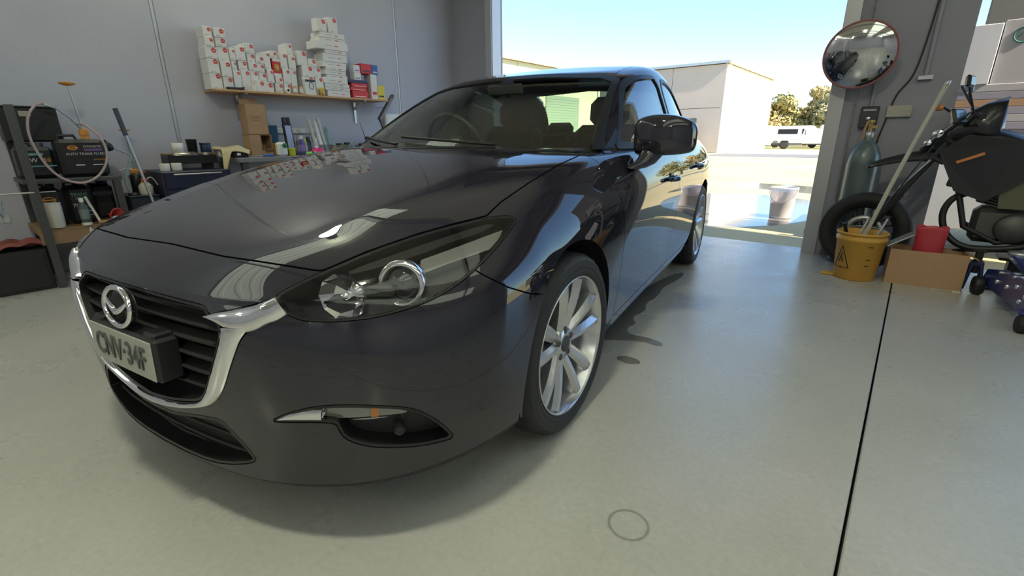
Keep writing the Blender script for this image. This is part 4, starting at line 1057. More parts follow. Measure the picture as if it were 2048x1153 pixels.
# loaded tray truck beyond the second doorway
t = tag(empty('tray_truck', (2.9, 6.2, 0)), 'white tray truck loaded with cartons behind the motorbike', 'truck')
MB().box((0, .2, .66), (2.7, 1.7, .10)).build('tray', M_STEEL, t)
for k in range(4): MB().box((-1.0125+k*.675, -.67, .53), (.66, .04, .62), bev=.01).build('drop_side_panel', M_VWHITE, t)
for k in range(3): MB().box((-1.37, -.3+k*.55, .55), (.04, .53, .55), bev=.01).build('tailboard_panel', M_VWHITE, t)
MB().box((0, .2, .47), (2.5, .9, .16)).build('chassis', M_DARKST, t)
MB().box((-1.38, -.45, .35), (.05, .30, .12), bev=.01).build('tail_lamp', mat('red_lens', (.5, .03, .03), .2), t)
wheels(t, [(0, 0)], .01) if False else None
for x in (.55,):
    o = MB().lathe([(.2, -.1), (.31, -.1), (.33, -.06), (.33, .06), (.31, .1), (.2, .1)], n=20, rot=(PI/2, 0, 0)).build('tyre', M_RUB, t, (x, -.42, .33))
    MB().lathe([(.19, -.09), (.1, -.02), (.1, .02), (.19, .09)], n=14, rot=(PI/2, 0, 0)).build('rim', M_STEEL, o)
o = MB().lathe([(.2, -.1), (.31, -.1), (.33, -.06), (.33, .06), (.31, .1), (.2, .1)], n=20, rot=(PI/2, 0, 0)).build('tyre', M_RUB, t, (.55, .82, .33))
M_MAUVE = mat('grey_mauve_board', (.30, .28, .33), .8); M_PALE = mat('pale_carton', (.66, .65, .68), .75); M_GREYC = mat('grey_carton', (.42, .40, .41), .75)
def carton(name, c, d, m, label, rz=0, cat='box', group=None, flap=True):
    o = tag(MB().box((0, 0, d[2]/2), d, bev=.004).build(name, m, None, c, (0, 0, rz)), label, cat, group)
    if flap: MB().box((0, 0, d[2]+.0006), (d[0]*.98, .05, .0012)).build('packing_tape', mat('packing_tape', (.5, .42, .3), .3), o)
    return o
Z0 = .71
carton('mauve_carton', (1.98, 5.95, Z0+.001), (.80, .60, .36), M_MAUVE, 'mauve grey carton at the bottom of the truck load')
for k in range(6):
    carton('board_sheet', (1.97+.012*((k*5) % 3), 5.93, 1.0705+k*.0605), (.78-.02*(k % 2), .58, .060), [M_MAUVE, M_GREYC, M_MAUVE, M_CARD, M_MAUVE, M_GREYC][k], '%s flat packet of board on the truck load, counted from below' % ['first', 'second', 'third', 'fourth', 'fifth', 'topmost sixth'][k], flap=False, group='board packets on the truck')
carton('pale_carton', (1.715, 5.72, 1.434), (.29, .18, .46), M_PALE, 'pale tall carton on the left end of the truck load')
gc = carton('grey_carton', (2.04, 5.76, 1.434), (.34, .22, .48), M_GREYC, 'grey carton with a round green emblem on the truck load')
MB().tube([(-.05+.055*math.cos(a), -.1115, .36+.055*math.sin(a)) for a in np.linspace(0, 2*PI, 25)[:-1]], .007, 6, closed=True).tube([(-.08, -.1115, .34), (-.05, -.1115, .385), (-.02, -.1115, .34)], .006, 6).build('green_emblem', mat('green_ink', (.03, .16, .12), .6), gc)
MB().box((-.68, .10, 1.86), (.9, .05, 2.30), bev=.01).build('canopy_panel', mat('olive_canopy', (.17, .17, .15), .7), t)
# ================================================================== left wall: shelf, boxes, bench, oil rack
ORD = ['first', 'second', 'third', 'fourth', 'fifth', 'sixth', 'seventh', 'eighth', 'ninth', 'tenth', 'eleventh', 'twelfth', 'thirteenth']
M_BOXW = mat('white_filter_box', (.74, .73, .72), .7); M_INKR = mat('red_emblem_ink', (.62, .06, .05), .6); M_INKG = mat('grey_print', (.42, .36, .38), .7)
M_BRED = mat('red_box', (.60, .035, .04), .55); M_BBLUE = mat('blue_box', (.04, .13, .42), .55); M_BNAVY = mat('navy_box', (.03, .035, .10), .55); M_YEL = mat('yellow_box', (.72, .58, .06), .6); M_GOLD = mat('gold_tin', (.50, .33, .08), .4, .5)
shf = tag(empty('wall_shelf', (0, 0, 0)), 'long pine wall shelf loaded with white filter boxes', 'shelf')
MB().box((-3.505, 2.48, 1.438), (.29, 1.83, .018), bev=.002).build('shelf_board', M_WOOD, shf)
for y in (1.84, 3.12):
    b = MB().box((-3.642, y, 1.31), (.012, .03, .24)).box((-3.53, y, 1.425), (.23, .03, .008)).box((-3.60, y, 1.375), (.006, .024, .13), rot=(0, .8, 0)).build('shelf_bracket', M_STEEL, shf)
def emblem_mesh():
    mb = MB(); n = 40; P = []
    for k in range(n):
        a = 2*PI*k/n; r = .0175*(1+.13*math.cos(5*a)); P.append((0, r*math.cos(a+PI/2), r*math.sin(a+PI/2)))
    mb.add([(0.0008, p[1], p[2]) for p in P]+[(0, p[1], p[2]) for p in P], [tuple(range(n))]+[(i+n, (i+1) % n+n, (i+1) % n, i) for i in range(n)])
    mb.cm = 1; mb.box((.0011, 0, 0), (.0006, .018, .004)); return mb.mesh('emblem')
EMB = emblem_mesh(); EMB.materials.append(M_INKR); EMB.materials.append(M_BOXW)
PRT = MB().box((0, 0, 0), (.0008, .034, .003)).box((0, -.006, -.005), (.0008, .022, .002)).mesh('print_line')
FPRT = MB().box((0, -.04, 0), (.0008, .075, .0045)).mesh('print_line'); FPR2 = MB().box((0, .045, 0), (.0008, .04, .007)).mesh('red_print')
BX = [('w', 1.555, 1.655, 1.447, 1.578), ('w', 1.554, 1.650, 1.578, 1.697), ('w', 1.552, 1.651, 1.697, 1.787), ('w', 1.563, 1.637, 1.787, 1.868), ('w', 1.563, 1.637, 1.868, 1.950), ('w', 1.659, 1.744, 1.447, 1.555), ('w', 1.657, 1.746, 1.555, 1.682), ('w', 1.653, 1.748, 1.682, 1.800), ('w', 1.650, 1.739, 1.800, 1.873), ('w', 1.647, 1.740, 1.873, 1.950), ('w', 1.751, 1.816, 1.447, 1.617), ('w', 1.754, 1.799, 1.617, 1.696), ('w', 1.750, 1.800, 1.696, 1.799), ('w', 1.819, 1.901, 1.447, 1.625), ('w', 1.814, 1.893, 1.625, 1.707), ('w', 1.802, 1.891, 1.707, 1.824), ('w', 1.902, 1.975, 1.447, 1.626), ('w', 1.900, 1.978, 1.626, 1.696), ('w', 1.899, 1.973, 1.696, 1.775), ('w', 1.892, 1.973, 1.775, 1.859), ('w', 2.001, 2.104, 1.447, 1.536), ('w', 1.981, 2.058, 1.536, 1.619), ('w', 1.979, 2.046, 1.619, 1.696), ('w', 1.974, 2.050, 1.696, 1.763), ('w', 2.060, 2.121, 1.536, 1.653), ('w', 2.051, 2.113, 1.653, 1.805), ('w', 2.121, 2.204, 1.447, 1.537), ('w', 2.133, 2.204, 1.537, 1.594), ('r', 2.125, 2.202, 1.594, 1.754), ('w', 2.115, 2.183, 1.754, 1.822), ('w', 2.208, 2.278, 1.447, 1.543), ('w', 2.211, 2.286, 1.543, 1.671), ('w', 2.204, 2.277, 1.671, 1.814), ('w', 2.287, 2.352, 1.447, 1.671), ('w', 2.286, 2.356, 1.671, 1.797), ('w', 2.279, 2.345, 1.797, 1.907), ('w', 2.406, 2.541, 1.447, 1.620), ('w', 2.545, 2.632, 1.447, 1.627), ('w', 2.414, 2.536, 1.620, 1.722), ('w', 2.538, 2.621, 1.627, 1.721), ('w', 2.384, 2.484, 1.722, 1.856), ('w', 2.486, 2.578, 1.722, 1.794), ('f', 2.673, 2.943, 1.447, 1.513), ('f', 2.649, 2.942, 1.513, 1.544), ('f', 2.648, 2.935, 1.544, 1.579), ('f', 2.633, 2.916, 1.579, 1.634), ('f', 2.679, 2.930, 1.634, 1.665), ('f', 2.665, 2.914, 1.665, 1.707), ('f', 2.679, 2.913, 1.707, 1.737), ('f', 2.650, 2.930, 1.737, 1.790), ('f', 2.662, 2.945, 1.790, 1.868), ('f', 2.687, 2.939, 1.868, 1.905), ('f', 2.590, 2.959, 1.905, 1.979), ('f', 2.647, 2.943, 1.979, 2.018), ('f', 2.652, 2.934, 2.018, 2.067), ('t', 2.631, 2.741, 2.067, 2.183), ('t', 2.756, 2.866, 2.067, 2.211), ('R', 2.968, 3.172, 1.447, 1.528), ('R', 2.949, 3.159, 1.528, 1.564), ('R', 2.964, 3.169, 1.564, 1.605), ('B', 2.932, 3.178, 1.605, 1.637), ('s', 3.014, 3.098, 1.637, 1.715), ('s', 3.011, 3.090, 1.715, 1.789), ('k', 3.100, 3.242, 1.711, 1.813), ('b', 3.244, 3.324, 1.711, 1.812), ('T', 3.217, 3.299, 1.447, 1.711), ('y', 3.301, 3.396, 1.447, 1.599)]
COLS = [5, 5, 3, 3, 4, 4, 2, 4, 3, 3]
XF = -3.415
lab = []
for ci, n in enumerate(COLS):
    for k in range(n): lab.append('white filter box with red emblem, %s up in the %s stack along the pine shelf' % (ORD[k], ORD[ci]))
for i, (k, y0, y1, z0, z1) in enumerate(BX):
    w, h = y1-y0-.003, z1-z0-.0008; yc = (y0+y1)/2; dep = {'w': .16, 'f': .19, 't': .10, 'R': .16, 'B': .17, 's': .09, 'k': .15, 'b': .13, 'T': .13, 'y': .12, 'r': .15}[k]
    if k == 'b': dep = .10
    m = {'w': M_BOXW, 'f': M_BOXW, 't': M_BOXW, 'R': M_BRED, 'B': M_BNAVY, 's': M_BOXW, 'k': M_BRED, 'b': M_BBLUE, 'T': M_BOXW, 'y': M_YEL, 'r': M_BRED}[k]
    jx = ((i*37) % 7-3)*.0025*(k in 'wf'); jr = ((i*53) % 9-4)*.008*(k in 'f')
    nm = {'w': 'filter_box', 'f': 'flat_filter_box', 't': 'upright_filter_box', 'r': 'red_filter_box'}.get(k, 'parts_box')
    o = MB().box((-dep/2, 0, h/2), (dep, w, h), bev=.0025).build(nm, m, None, (XF+jx, yc, z0+.0004), (0, 0, jr))
    if k in 'wt':
        link('emblem', EMB, None, o, (.0002, w*.22, h-.024)).scale = (1, min(1.15, w/.085), min(1.15, w/.085)); link('print_line', PRT, M_INKG, o, (.0004, -w*.12, .014))
    if k == 'f': link('print_line', FPRT, M_INKG, o, (.0004, 0, h*.5)); link('red_print', FPR2, M_INKR, o, (.0004, 0, h*.5))
    if k == 'r':
        MB().box((.0006, 0, h-.012), (.001, w-.004, .022)).box((.0006, 0, .016), (.001, w-.004, .03)).build('white_band', M_BOXW, o); MB().lathe([(0, 0), (.022, 0), (.022, .001), (0, .001)], n=20, rot=(0, PI/2, 0)).build('round_print', M_GOLD, o, (.0002, 0, h*.52)).scale = (1, 1, 1.6)
    if k in 'RkbsTy': MB().box((.0005, 0, h*.25), (.001, w*.7, h*.12)).build('print_band', {'R': M_BOXW, 'k': M_BNAVY, 'b': M_BOXW, 's': M_BBLUE, 'T': M_INKR, 'y': M_BNAVY}[k], o)
    if i < len(lab) and k == 'w': lb = lab[i]; g = 'white filter boxes on the pine shelf'
    elif k == 'r': lb, g = 'red filter box with white bands among the white boxes on the shelf', None
    else: lb = None
    if k == 'w' and i >= len(lab):
        lb = {36: 'white filter box behind the black and white part box', 37: 'white filter box beside the tall flat stack, bottom of two', 38: 'white filter box lying on the one behind the part box', 39: 'white filter box beside the tall flat stack, upper of two', 40: 'tallest white filter box left of the flat box stack', 41: 'shaded white filter box tucked against the flat box stack'}.get(i, 'white filter box'); g = 'white filter boxes on the pine shelf'
    if k == 'f': lb = '%s flat white filter box up in the tall flat stack' % ORD[i-42]; g = 'flat filter boxes in the tall stack'
    if k == 't': lb = 'upright white box on top of the flat stack, %s one' % ('left' if i == 55 else 'right'); g = None
    if k == 'R': lb = 'red parts box at right end of shelf, %s of three' % ('bottom', 'middle', 'top')[i-57]; g = 'red parts boxes'
    if k == 'B': lb, g = 'navy flat box lying on the red parts boxes', None
    if k == 's': lb = 'small blue and white box on the navy box, %s of two' % ('lower' if i == 61 else 'upper'); g = 'small blue and white boxes'
    if k == 'k': lb, g = 'red and navy box topmost at right end of shelf', None
    if k == 'b': lb, g = 'blue box standing on the tall white box', None
    if k == 'T': lb, g = 'tall white box with red print beside the yellow box', None
    if k == 'y': lb, g = 'yellow box at the very right end of the shelf', None
    tag(o, lb, 'box', g)
# small things along the front of the shelf
def small(name, y, z, d, m, label, x=-3.388, cat='box'): return tag(MB().box((0, 0, d[2]/2), d, bev=.002).build(name, m, None, (x, y, z)), label, cat)
ST = 1.4475
o = small('small_filter_box', 1.965, ST, (.035, .075, .095), M_BOXW, 'small white filter box standing alone at front of the shelf'); link('emblem', EMB, None, o, (.0177, .014, .07))
small('small_carton', 1.905, ST, (.035, .042, .046), M_BOXW, 'tiny white box beside the small filter box on shelf')
pb = small('part_box', 2.46, ST, (.04, .11, .145), M_BOXW, 'black and white part box with line drawing at front of shelf')
MB().tube([(.0205, .01+.024*math.cos(a), .085+.032*math.sin(a)) for a in np.linspace(0, 2*PI, 25)[:-1]], .003, 5, closed=True).box((.0205, 0, .132), (.001, .105, .022)).build('printed_drawing', M_BLACK, pb)
gt = tag(MB().lathe([(.028, 0), (.030, .003), (.030, .058), (.026, .066), (.014, .068), (.014, .078), (0, .079)], n=20).build('gold_tin', M_GOLD, None, (-3.385, 2.585, ST)), 'gold tin with screw cap beside the part box', 'tin')
MB().lathe([(.015, .066), (.015, .080), (0, .080)], n=16).build('tin_cap', M_YEL, gt)
for y, c, lb in ((2.30, (.55, .30, .2), 'left small pink can on the shelf'), (2.365, (.62, .36, .26), 'right small pink can on the shelf')):
    o = tag(MB().lathe([(.018, 0), (.019, .002), (.019, .062), (.015, .070), (0, .072)], n=18).build('small_can', mat('pink_can', c, .5), None, (-3.385, y, ST)), lb, 'can', 'small pink cans')
    MB().lathe([(.0194, .015), (.0194, .050)], n=18, cap=False).build('can_label', M_BOXW, o)
o = tag(MB().lathe([(.012, -.018), (.026, -.018), (.026, .018), (.012, .018), (.012, -.018)], n=24, rot=(0, PI/2, 0), cap=False).build('tape_roll', M_BOXW, None, (-3.385, 2.222, ST+.026)), 'white tape roll standing on edge on the shelf', 'tape')
MB().lathe([(.012, -.017), (.009, -.017), (.009, .017), (.012, .017)], n=20, rot=(0, PI/2, 0), cap=False).build('tape_core', M_DARKST, o)
o = tag(MB().box((0, 0, .012), (.035, .15, .020), bev=.005).box((0, .055, .02), (.03, .05, .012), rot=(.25, 0, 0), bev=.004).build('black_bracket', M_BLACK, None, (-3.388, 1.74, ST)), 'black plastic bracket lying at left front of the shelf', 'bracket')
# ------------------------------------------------------------------ workbench
BT = .86
wbch = tag(empty('workbench', (-3.36, 2.55, 0)), 'long grey workbench under the pine shelf', 'workbench')
MB().box((0, 0, BT-.02), (.56, 2.0, .04), bev=.004).build('bench_top', mat('bench_top', (.20, .20, .21), .6), wbch)
for x in (-.24, .24):
    for y in (-.95, .95): MB().box((x, y, (BT-.04)/2), (.05, .05, BT-.04)).build('bench_leg', M_DARKST, wbch)
MB().box((0, 0, .22), (.50, 1.9, .025)).build('bench_shelf', M_BWOOD, wbch)
# navy tool cabinet
M_NAVY = mat('navy_cabinet', (.012, .016, .040), .45)
tcb = tag(empty('tool_cabinet', (-3.38, 1.22, 0)), 'dark navy tool cabinet between oil rack and workbench', 'cabinet')
MB().box((0, 0, .395), (.50, .52, .75), bev=.008).build('cabinet_body', M_NAVY, tcb)
for k in range(5):
    d = MB().box((.256, 0, .12+k*.145), (.015, .48, .132), bev=.004).build('drawer', M_NAVY, tcb); MB().box((.27, 0, .165+k*.145), (.014, .36, .012), bev=.003).build('drawer_handle', M_STEEL, d)
for x in (-.2, .2):
    for y in (-.2, .2): MB().tube([(x, y-.012, .012), (x, y+.012, .012)], .012, 10).build('castor', M_RUB, tcb)
CT = .770
def cyl_thing(name, loc, prof, m, label, cat, n=22, parts=(), rot=None):
    o = tag(MB().lathe(prof, n=n).build(name, m, None, loc, rot), label, cat)
    for pn, pp, pm in parts: MB().lathe(pp, n=n).build(pn, pm, o)
    return o
M_PAPER = mat('white_paper_roll', (.72, .70, .66), .85); M_NAVYC = mat('navy_tin', (.02, .035, .09), .4)
for y, lb in ((1.03, 'left white paper roll on the navy cabinet'), (1.115, 'right white paper roll on the navy cabinet')):
    cyl_thing('paper_roll', (-3.26, y, CT), [(.014, 0), (.036, 0), (.038, .004), (.038, .056), (.036, .06), (.014, .06), (.014, 0)], M_PAPER, lb, 'roll', parts=[('roll_core', [(.0145, .001), (.0145, .061)], M_CARD)])
tr_ = tag(empty('drip_tray', (-3.40, 1.265, CT)), 'black drip tray raised on blocks on the navy cabinet', 'tray')
MB().box((0, 0, .055), (.20, .36, .012)).box((.10, 0, .085), (.008, .36, .07)).box((-.10, 0, .085), (.008, .36, .07)).box((0, .18, .085), (.20, .008, .07)).box((0, -.18, .085), (.20, .008, .07)).build('tray_pan', M_BLACK, tr_)
for y in (-.13, .13): MB().box((0, y, .0245), (.12, .06, .049)).build('tray_block', M_BLACK, tr_)
o = tag(MB().lathe([(0, -.095), (.030, -.095), (.042, -.08), (.042, .08), (.030, .095), (0, .095)], n=24, rot=(PI/2, 0, 0)).build('steel_canister', mat('dull_steel_canister', (.40, .39, .35), .32, .9), None, (-3.40, 1.235, CT+.105)), 'dull steel canister lying in the drip tray', 'canister')
MB().lathe([(.0425, -.05), (.0435, -.05), (.0435, -.035), (.0425, -.035)], n=24, rot=(PI/2, 0, 0), cap=False).build('canister_band', M_DARKST, o)
cyl_thing('tin_can', (-3.40, 1.40, CT+.062), [(0, 0), (.033, 0), (.034, .003), (.034, .075), (.032, .078), (0, .078)], mat('grey_tin', (.34, .34, .32), .4, .5), 'grey tin can in the right end of the drip tray', 'can', parts=[('tin_rim', [(.0345, .074), (.036, .076), (.0345, .078)], M_STEEL)])
# bridging plank with tins above the tray
pk = tag(MB().box((0, 0, 0), (.10, .40, .014), bev=.002).build('plank', M_BWOOD, None, (-3.44, 1.28, CT+.1285)), 'narrow timber plank across the drip tray', 'plank')
PZ = CT+.1365
cyl_thing('masking_tape_roll', (-3.44, 1.205, PZ), [(.018, 0), (.042, 0), (.042, .085), (.018, .085), (.018, 0)], M_PAPER, 'white masking tape roll standing on the plank', 'tape', parts=[('tape_core', [(.0185, .001), (.0185, .086)], M_CARD)])
cyl_thing('black_tin', (-3.44, 1.315, PZ), [(0, 0), (.036, 0), (.042, .112), (.044, .115), (.040, .115), (.036, .105), (0, .105)], M_BLACK, 'tall black tin on the plank', 'tin', parts=[('tin_rim', [(.042, .110), (.0455, .113), (.042, .116)], M_DARKST)])
cyl_thing('blue_tin', (-3.44, 1.42, PZ), [(0, 0), (.042, 0), (.043, .003), (.043, .078), (.041, .082), (0, .082)], M_NAVYC, 'dark blue tin on the plank', 'tin', parts=[('tin_lid', [(.0435, .066), (.045, .068), (.045, .082), (.0435, .084)], M_NAVYC)])
# sheepskin cloth draped over the cabinet end
def cloth(name, gx, gy, f, m, label):
    vs = [f(i/gx, j/gy) for j in range(gy+1) for i in range(gx+1)]; fs = [(j*(gx+1)+i, j*(gx+1)+i+1, (j+1)*(gx+1)+i+1, (j+1)*(gx+1)+i) for j in range(gy) for i in range(gx)]
    o = MB().add(vs, fs, True).build(name, m); md = o.modifiers.new('t', 'SOLIDIFY'); md.thickness = .012; md.offset = 1
    md = o.modifiers.new('s', 'SUBSURF'); md.levels = 1; md.render_levels = 1
    return tag(o, label, 'cloth')
def fcl(u, v):
    y = 1.46+.24*u+.02*math.sin(v*5); 
    if v < .55: x = -3.52+.30*v/.55; z = .925+.035*math.sin(u*PI)+.012*math.sin(u*9+v*4)
    else: t = (v-.55)/.45; x = -3.22+.05*math.sin(t*1.6)+.012*math.sin(u*8); z = .925+.03*math.sin(u*PI)-.20*t*max(0, 1-2.8*u)-.040*t
    return (x, y, z)
cloth('sheepskin_cloth', 16, 16, fcl, mat('cream_sheepskin', (.56, .49, .30), .95, bump=(120, .6)), 'cream sheepskin cloth draped over the workbench end')
for lb, p, d in (('white plastic tub under the sheepskin cloth', (-3.45, 1.60, BT), (.14, .20, .060)),):
    o = tag(MB().box((0, 0, d[2]/2), d, bev=.012).build('plastic_tub', M_WHITE, None, p), lb, 'tub'); MB().box((0, 0, d[2]+.004), (d[0]+.01, d[1]+.01, .008), bev=.003).build('tub_lid', M_WHITE, o)
o = tag(MB().box((0, 0, .025), (.10, .12, .05), bev=.006).build('black_case', M_BLACK, None, (-3.24, 1.615, BT)), 'small black case with white sticker in front of cloth', 'case'); MB().box((.051, -.02, .03), (.001, .03, .02)).build('sticker', M_WHITE, o)
# cartons on the bench
ca = tag(empty('tall_carton', (-3.42, 1.87, 1.0595)), 'tall open brown carton standing on the lower carton', 'box')
MB().box((.07, 0, .135), (.004, .185, .27)).box((-.07, 0, .135), (.004, .185, .27)).box((0, .0925, .135), (.144, .004, .27)).box((0, -.0925, .135), (.144, .004, .27)).box((0, 0, .002), (.144, .185, .004)).build('carton_walls', M_CARD, ca)
MB().box((-.05, -.04, .295), (.004, .10, .06), rot=(0, -.5, 0)).box((-.09, .02, .30), (.004, .16, .07), rot=(0, -.25, 0)).build('carton_flap', M_CARD, ca)
for k in range(4): MB().box((.0725, -.02+.006*k, .165-k*.012), (.0006, .10-.02*(k % 2), .003)).build('printed_line', mat('brown_ink', (.20, .11, .06), .8), ca)
cb = tag(empty('open_carton', (-3.40, 1.865, BT)), 'lower brown carton with torn open front on the workbench', 'box')
MB().box((-.075, 0, .0985), (.004, .20, .197)).box((0, .10, .0985), (.154, .004, .197)).box((0, -.10, .0985), (.154, .004, .197)).box((0, 0, .1965), (.154, .204, .004)).box((0, 0, .002), (.154, .2, .004)).build('carton_walls', M_CARD, cb)
MB().box((.077, -.05, .0985), (.004, .10, .197)).box((.077, .05, .028), (.004, .10, .056)).build('carton_front', M_CARD, cb)
MB().box((.095, .06, .052), (.004, .07, .05), rot=(0, .9, .1)).build('torn_flap', M_CARD, cb)
o = tag(MB().box((0, 0, .145), (.012, .13, .29), rot=(0, .12, 0), bev=.002).build('box_file', mat('teal_blue_card', (.03, .11, .20), .6), None, (-3.52, 2.055, BT-.001)), 'teal blue folder leaning behind the cartons', 'folder'); MB().box((.008, 0, .06), (.013, .131, .12), rot=(0, .12, 0)).build('yellow_band', mat('amber_card', (.60, .32, .04), .6), o)
# white bottle with green cap
bt = tag(MB().box((0, 0, .065), (.075, .095, .13), bev=.018).build('oil_bottle', M_WHITE, None, (-3.25, 2.015, BT)), 'white oil bottle with round green cap on the bench', 'bottle')
MB().lathe([(.020, 0), (.022, .004), (.022, .018), (.020, .02), (0, .02)], n=20, rot=(0, PI/2, 0)).build('green_cap', mat('green_cap', (.02, .16, .07), .4), bt, (.036, .015, .10))
MB().box((.039, -.02, .05), (.001, .04, .05)).build('bottle_label', mat('pale_label', (.6, .66, .62), .6), bt)
cyl_thing('yellow_tub', (-3.25, 2.115, BT), [(0, 0), (.030, 0), (.032, .003), (.032, .055), (.034, .058), (.034, .07), (0, .072)], mat('lime_yellow_tub', (.60, .62, .05), .5), 'small lime yellow tub beside the white oil bottle', 'tub', parts=[('tub_lid', [(.0345, .058), (.0355, .06), (.0355, .07), (.0345, .074), (0, .074)], mat('lime_lid', (.45, .5, .05), .5))])
# inspection lamp leaning on the wall
il = tag(empty('inspection_lamp', (-3.36, 2.165, BT), 0), 'slim inspection lamp with pale blue face standing on the bench', 'lamp')
il.rotation_euler = (0, math.radians(-6), 0)
MB().box((0, 0, .155), (.035, .085, .31), bev=.008).build('lamp_body', M_BLACK, il); MB().box((.019, 0, .155), (.004, .06, .26), bev=.001).build('lamp_face', mat('pale_blue_face', (.36, .40, .66), .3), il)
for y in (-.022, .022): MB().box((0, y, .335), (.028, .032, .06), bev=.005).build('lamp_hook', M_BLACK, il)
# spray cans and bottles row
def spray(y, x, h, r, cb_, cc, label):
    o = tag(MB().lathe([(0, 0), (r, 0), (r*1.04, .004), (r*1.04, h*.74), (r*.9, h*.80), (r*.45, h*.85), (0, h*.85)], n=20).build('spray_can', mat('can_body', cb_, .35), None, (x, y, BT)), label, 'can', 'spray cans on the workbench')
    MB().lathe([(r*.7, h*.80), (r*.72, h*.98), (r*.6, h), (0, h)], n=18).build('can_cap', mat('can_cap', cc, .4), o)
    MB().lathe([(r*1.046, h*.2), (r*1.046, h*.55)], n=20, cap=False).build('can_label', mat('can_label', tuple(min(1, c*1.6+.06) for c in cb_), .5), o)
spray(2.25, -3.30, .19, .024, (.10, .07, .30), (.55, .55, .6), 'purple spray can in front on the workbench')
spray(2.215, -3.42, .17, .026, (.05, .05, .055), (.08, .08, .08), 'black spray can behind the purple one')
spray(2.29, -3.44, .175, .024, (.20, .20, .21), (.45, .42, .42), 'grey spray can behind the purple one')
spray(2.345, -3.42, .16, .024, (.25, .25, .26), (.62, .62, .10), 'grey spray can with lime yellow cap on bench')
spray(2.40, -3.45, .18, .026, (.03, .03, .035), (.03, .03, .03), 'black spray can beside the lime capped can')
spray(2.455, -3.40, .16, .022, (.55, .55, .57), (.75, .75, .75), 'white spray can behind the pink cloth')
def fpk(u, v):
    a = 2*PI*u; r = .025+.055*v; return (-3.25+r*math.cos(a)*.7, 2.39+r*math.sin(a)*1.25, BT+.075-.065*v+.014*math.sin(a*5)*v+.006*math.sin(a*3+1))
cloth('pink_cloth', 22, 6, fpk, mat('magenta_cloth', (.68, .05, .22), .9), 'crumpled magenta cloth on the workbench')
o = tag(MB().lathe([(0, -.06), (.012, -.06), (.018, -.04), (.018, .035), (.010, .06), (0, .06)], n=16, rot=(PI/2, 0, 0)).build('torch', mat('lime_green', (.25, .70, .12), .4), None, (-3.22, 2.30, BT+.018)), 'lime green torch lying in front of the spray cans', 'torch'); MB().lathe([(.0185, -.02), (.0192, -.02), (.0192, 0), (.0185, 0)], n=16, rot=(PI/2, 0, 0), cap=False).build('grip_band', M_BLACK, o)
# cartridges leaning on the wall
for i, (y, dx, h, lb) in enumerate(((2.475, .0, .385, 'left pale sealant tube leaning on the wall'), (2.52, .03, .36, 'second pale sealant tube leaning on the wall'), (2.585, .0, .40, 'tall clear tube leaning beside the sealant tubes'), (2.625, .03, .30, 'teal tube leaning at right of the sealant tubes'))):
    m = mat('tube_skin', [(.66, .64, .63), (.72, .72, .74), (.62, .64, .66), (.20, .34, .36)][i], .35)
    o = tag(MB().lathe([(0, 0), (.019, 0), (.020, .004), (.020, h-.03), (.008, h-.012), (.005, h), (0, h)], n=16).build('sealant_tube', m, None, (-3.40+dx, y, BT), (math.radians(3), math.radians(-16), 0)), lb, 'tube', 'sealant tubes leaning on the wall')
    MB().lathe([(.0205, .03), (.0205, .10)], n=16, cap=False).build('tube_label', mat('tube_label', [(.12, .12, .13), (.2, .2, .22), (.3, .32, .34), (.08, .12, .14)][i], .6), o)
# blue handled tool in front
o = tag(MB().tube([(-3.18, 1.80, BT+.012), (-3.18, 1.90, BT+.014)], [.010, .013], 10).build('screwdriver', mat('blue_handle', (.04, .16, .46), .4), None), 'blue handled screwdriver on the bench edge by the cartons', 'screwdriver'); MB().tube([(-3.18, 1.80, BT+.012), (-3.18, 1.68, BT+.010)], .004, 8).build('shaft', M_STEEL, o)
# wall outlet strip
o = tag(MB().box((0, 0, 0), (.03, .52, .055), bev=.006).build('outlet_strip', M_WHITE, None, (XL+.0155, 2.40, 1.10)), 'white power outlet strip on the wall behind the cans', 'outlet')
for k in range(5): MB().box((.0155, -.2+k*.1, 0), (.003, .055, .04), bev=.001).build('socket', mat('socket_face', (.62, .62, .6), .5), o)
# machine parts at the far end of the bench
def motor(y, x, s, m, label, cat='part'):
    o = tag(MB().lathe([(0, -.07*s), (.035*s, -.07*s), (.048*s, -.055*s), (.048*s, .05*s), (.03*s, .07*s), (.012*s, .07*s), (.012*s, .10*s), (0, .10*s)], n=18, rot=(PI/2, 0, .3)).build('motor_part', m, None, (x, y, BT+.048*s)), label, cat)
    MB().box((0, .02*s, .05*s), (.05*s, .05*s, .03*s), bev=.005).build('terminal_box', M_BLACK, o)
    MB().lathe([(.0485*s, -.03*s), (.055*s, -.03*s), (.055*s, -.015*s), (.0485*s, -.015*s)], n=18, rot=(PI/2, 0, .3), cap=False).build('flange', M_STEEL, o)
M_OLD = mat('oily_alloy', (.16, .15, .11), .45, .5)
motor(2.66, -3.33, 1.0, M_OLD, 'oily starter motor at the far half of the bench'); motor(2.80, -3.40, 1.05, mat('green_motor', (.10, .14, .06), .5), 'dull green electric motor on the bench'); motor(2.97, -3.38, .95, M_DARKST, 'dark alternator beside the oil can on the bench')
oc = tag(MB().lathe([(0, 0), (.035, 0), (.035, .10), (.012, .13), (.012, .15), (0, .15)], n=18).build('oil_can', mat('blue_oil_can', (.06, .12, .40), .4), None, (-3.40, 3.075, BT)), 'blue oil can with long thin spout on the bench', 'oil can')
MB().tube([(0, 0, .145), (-.01, -.02, .22), (-.02, -.05, .33)], [.006, .004, .002], 8).build('spout', M_DARKST, oc); MB().lathe([(.0, .150), (.016, .152), (.018, .165), (0, .18)], n=12).build('oil_can_knob', M_BLACK, oc)
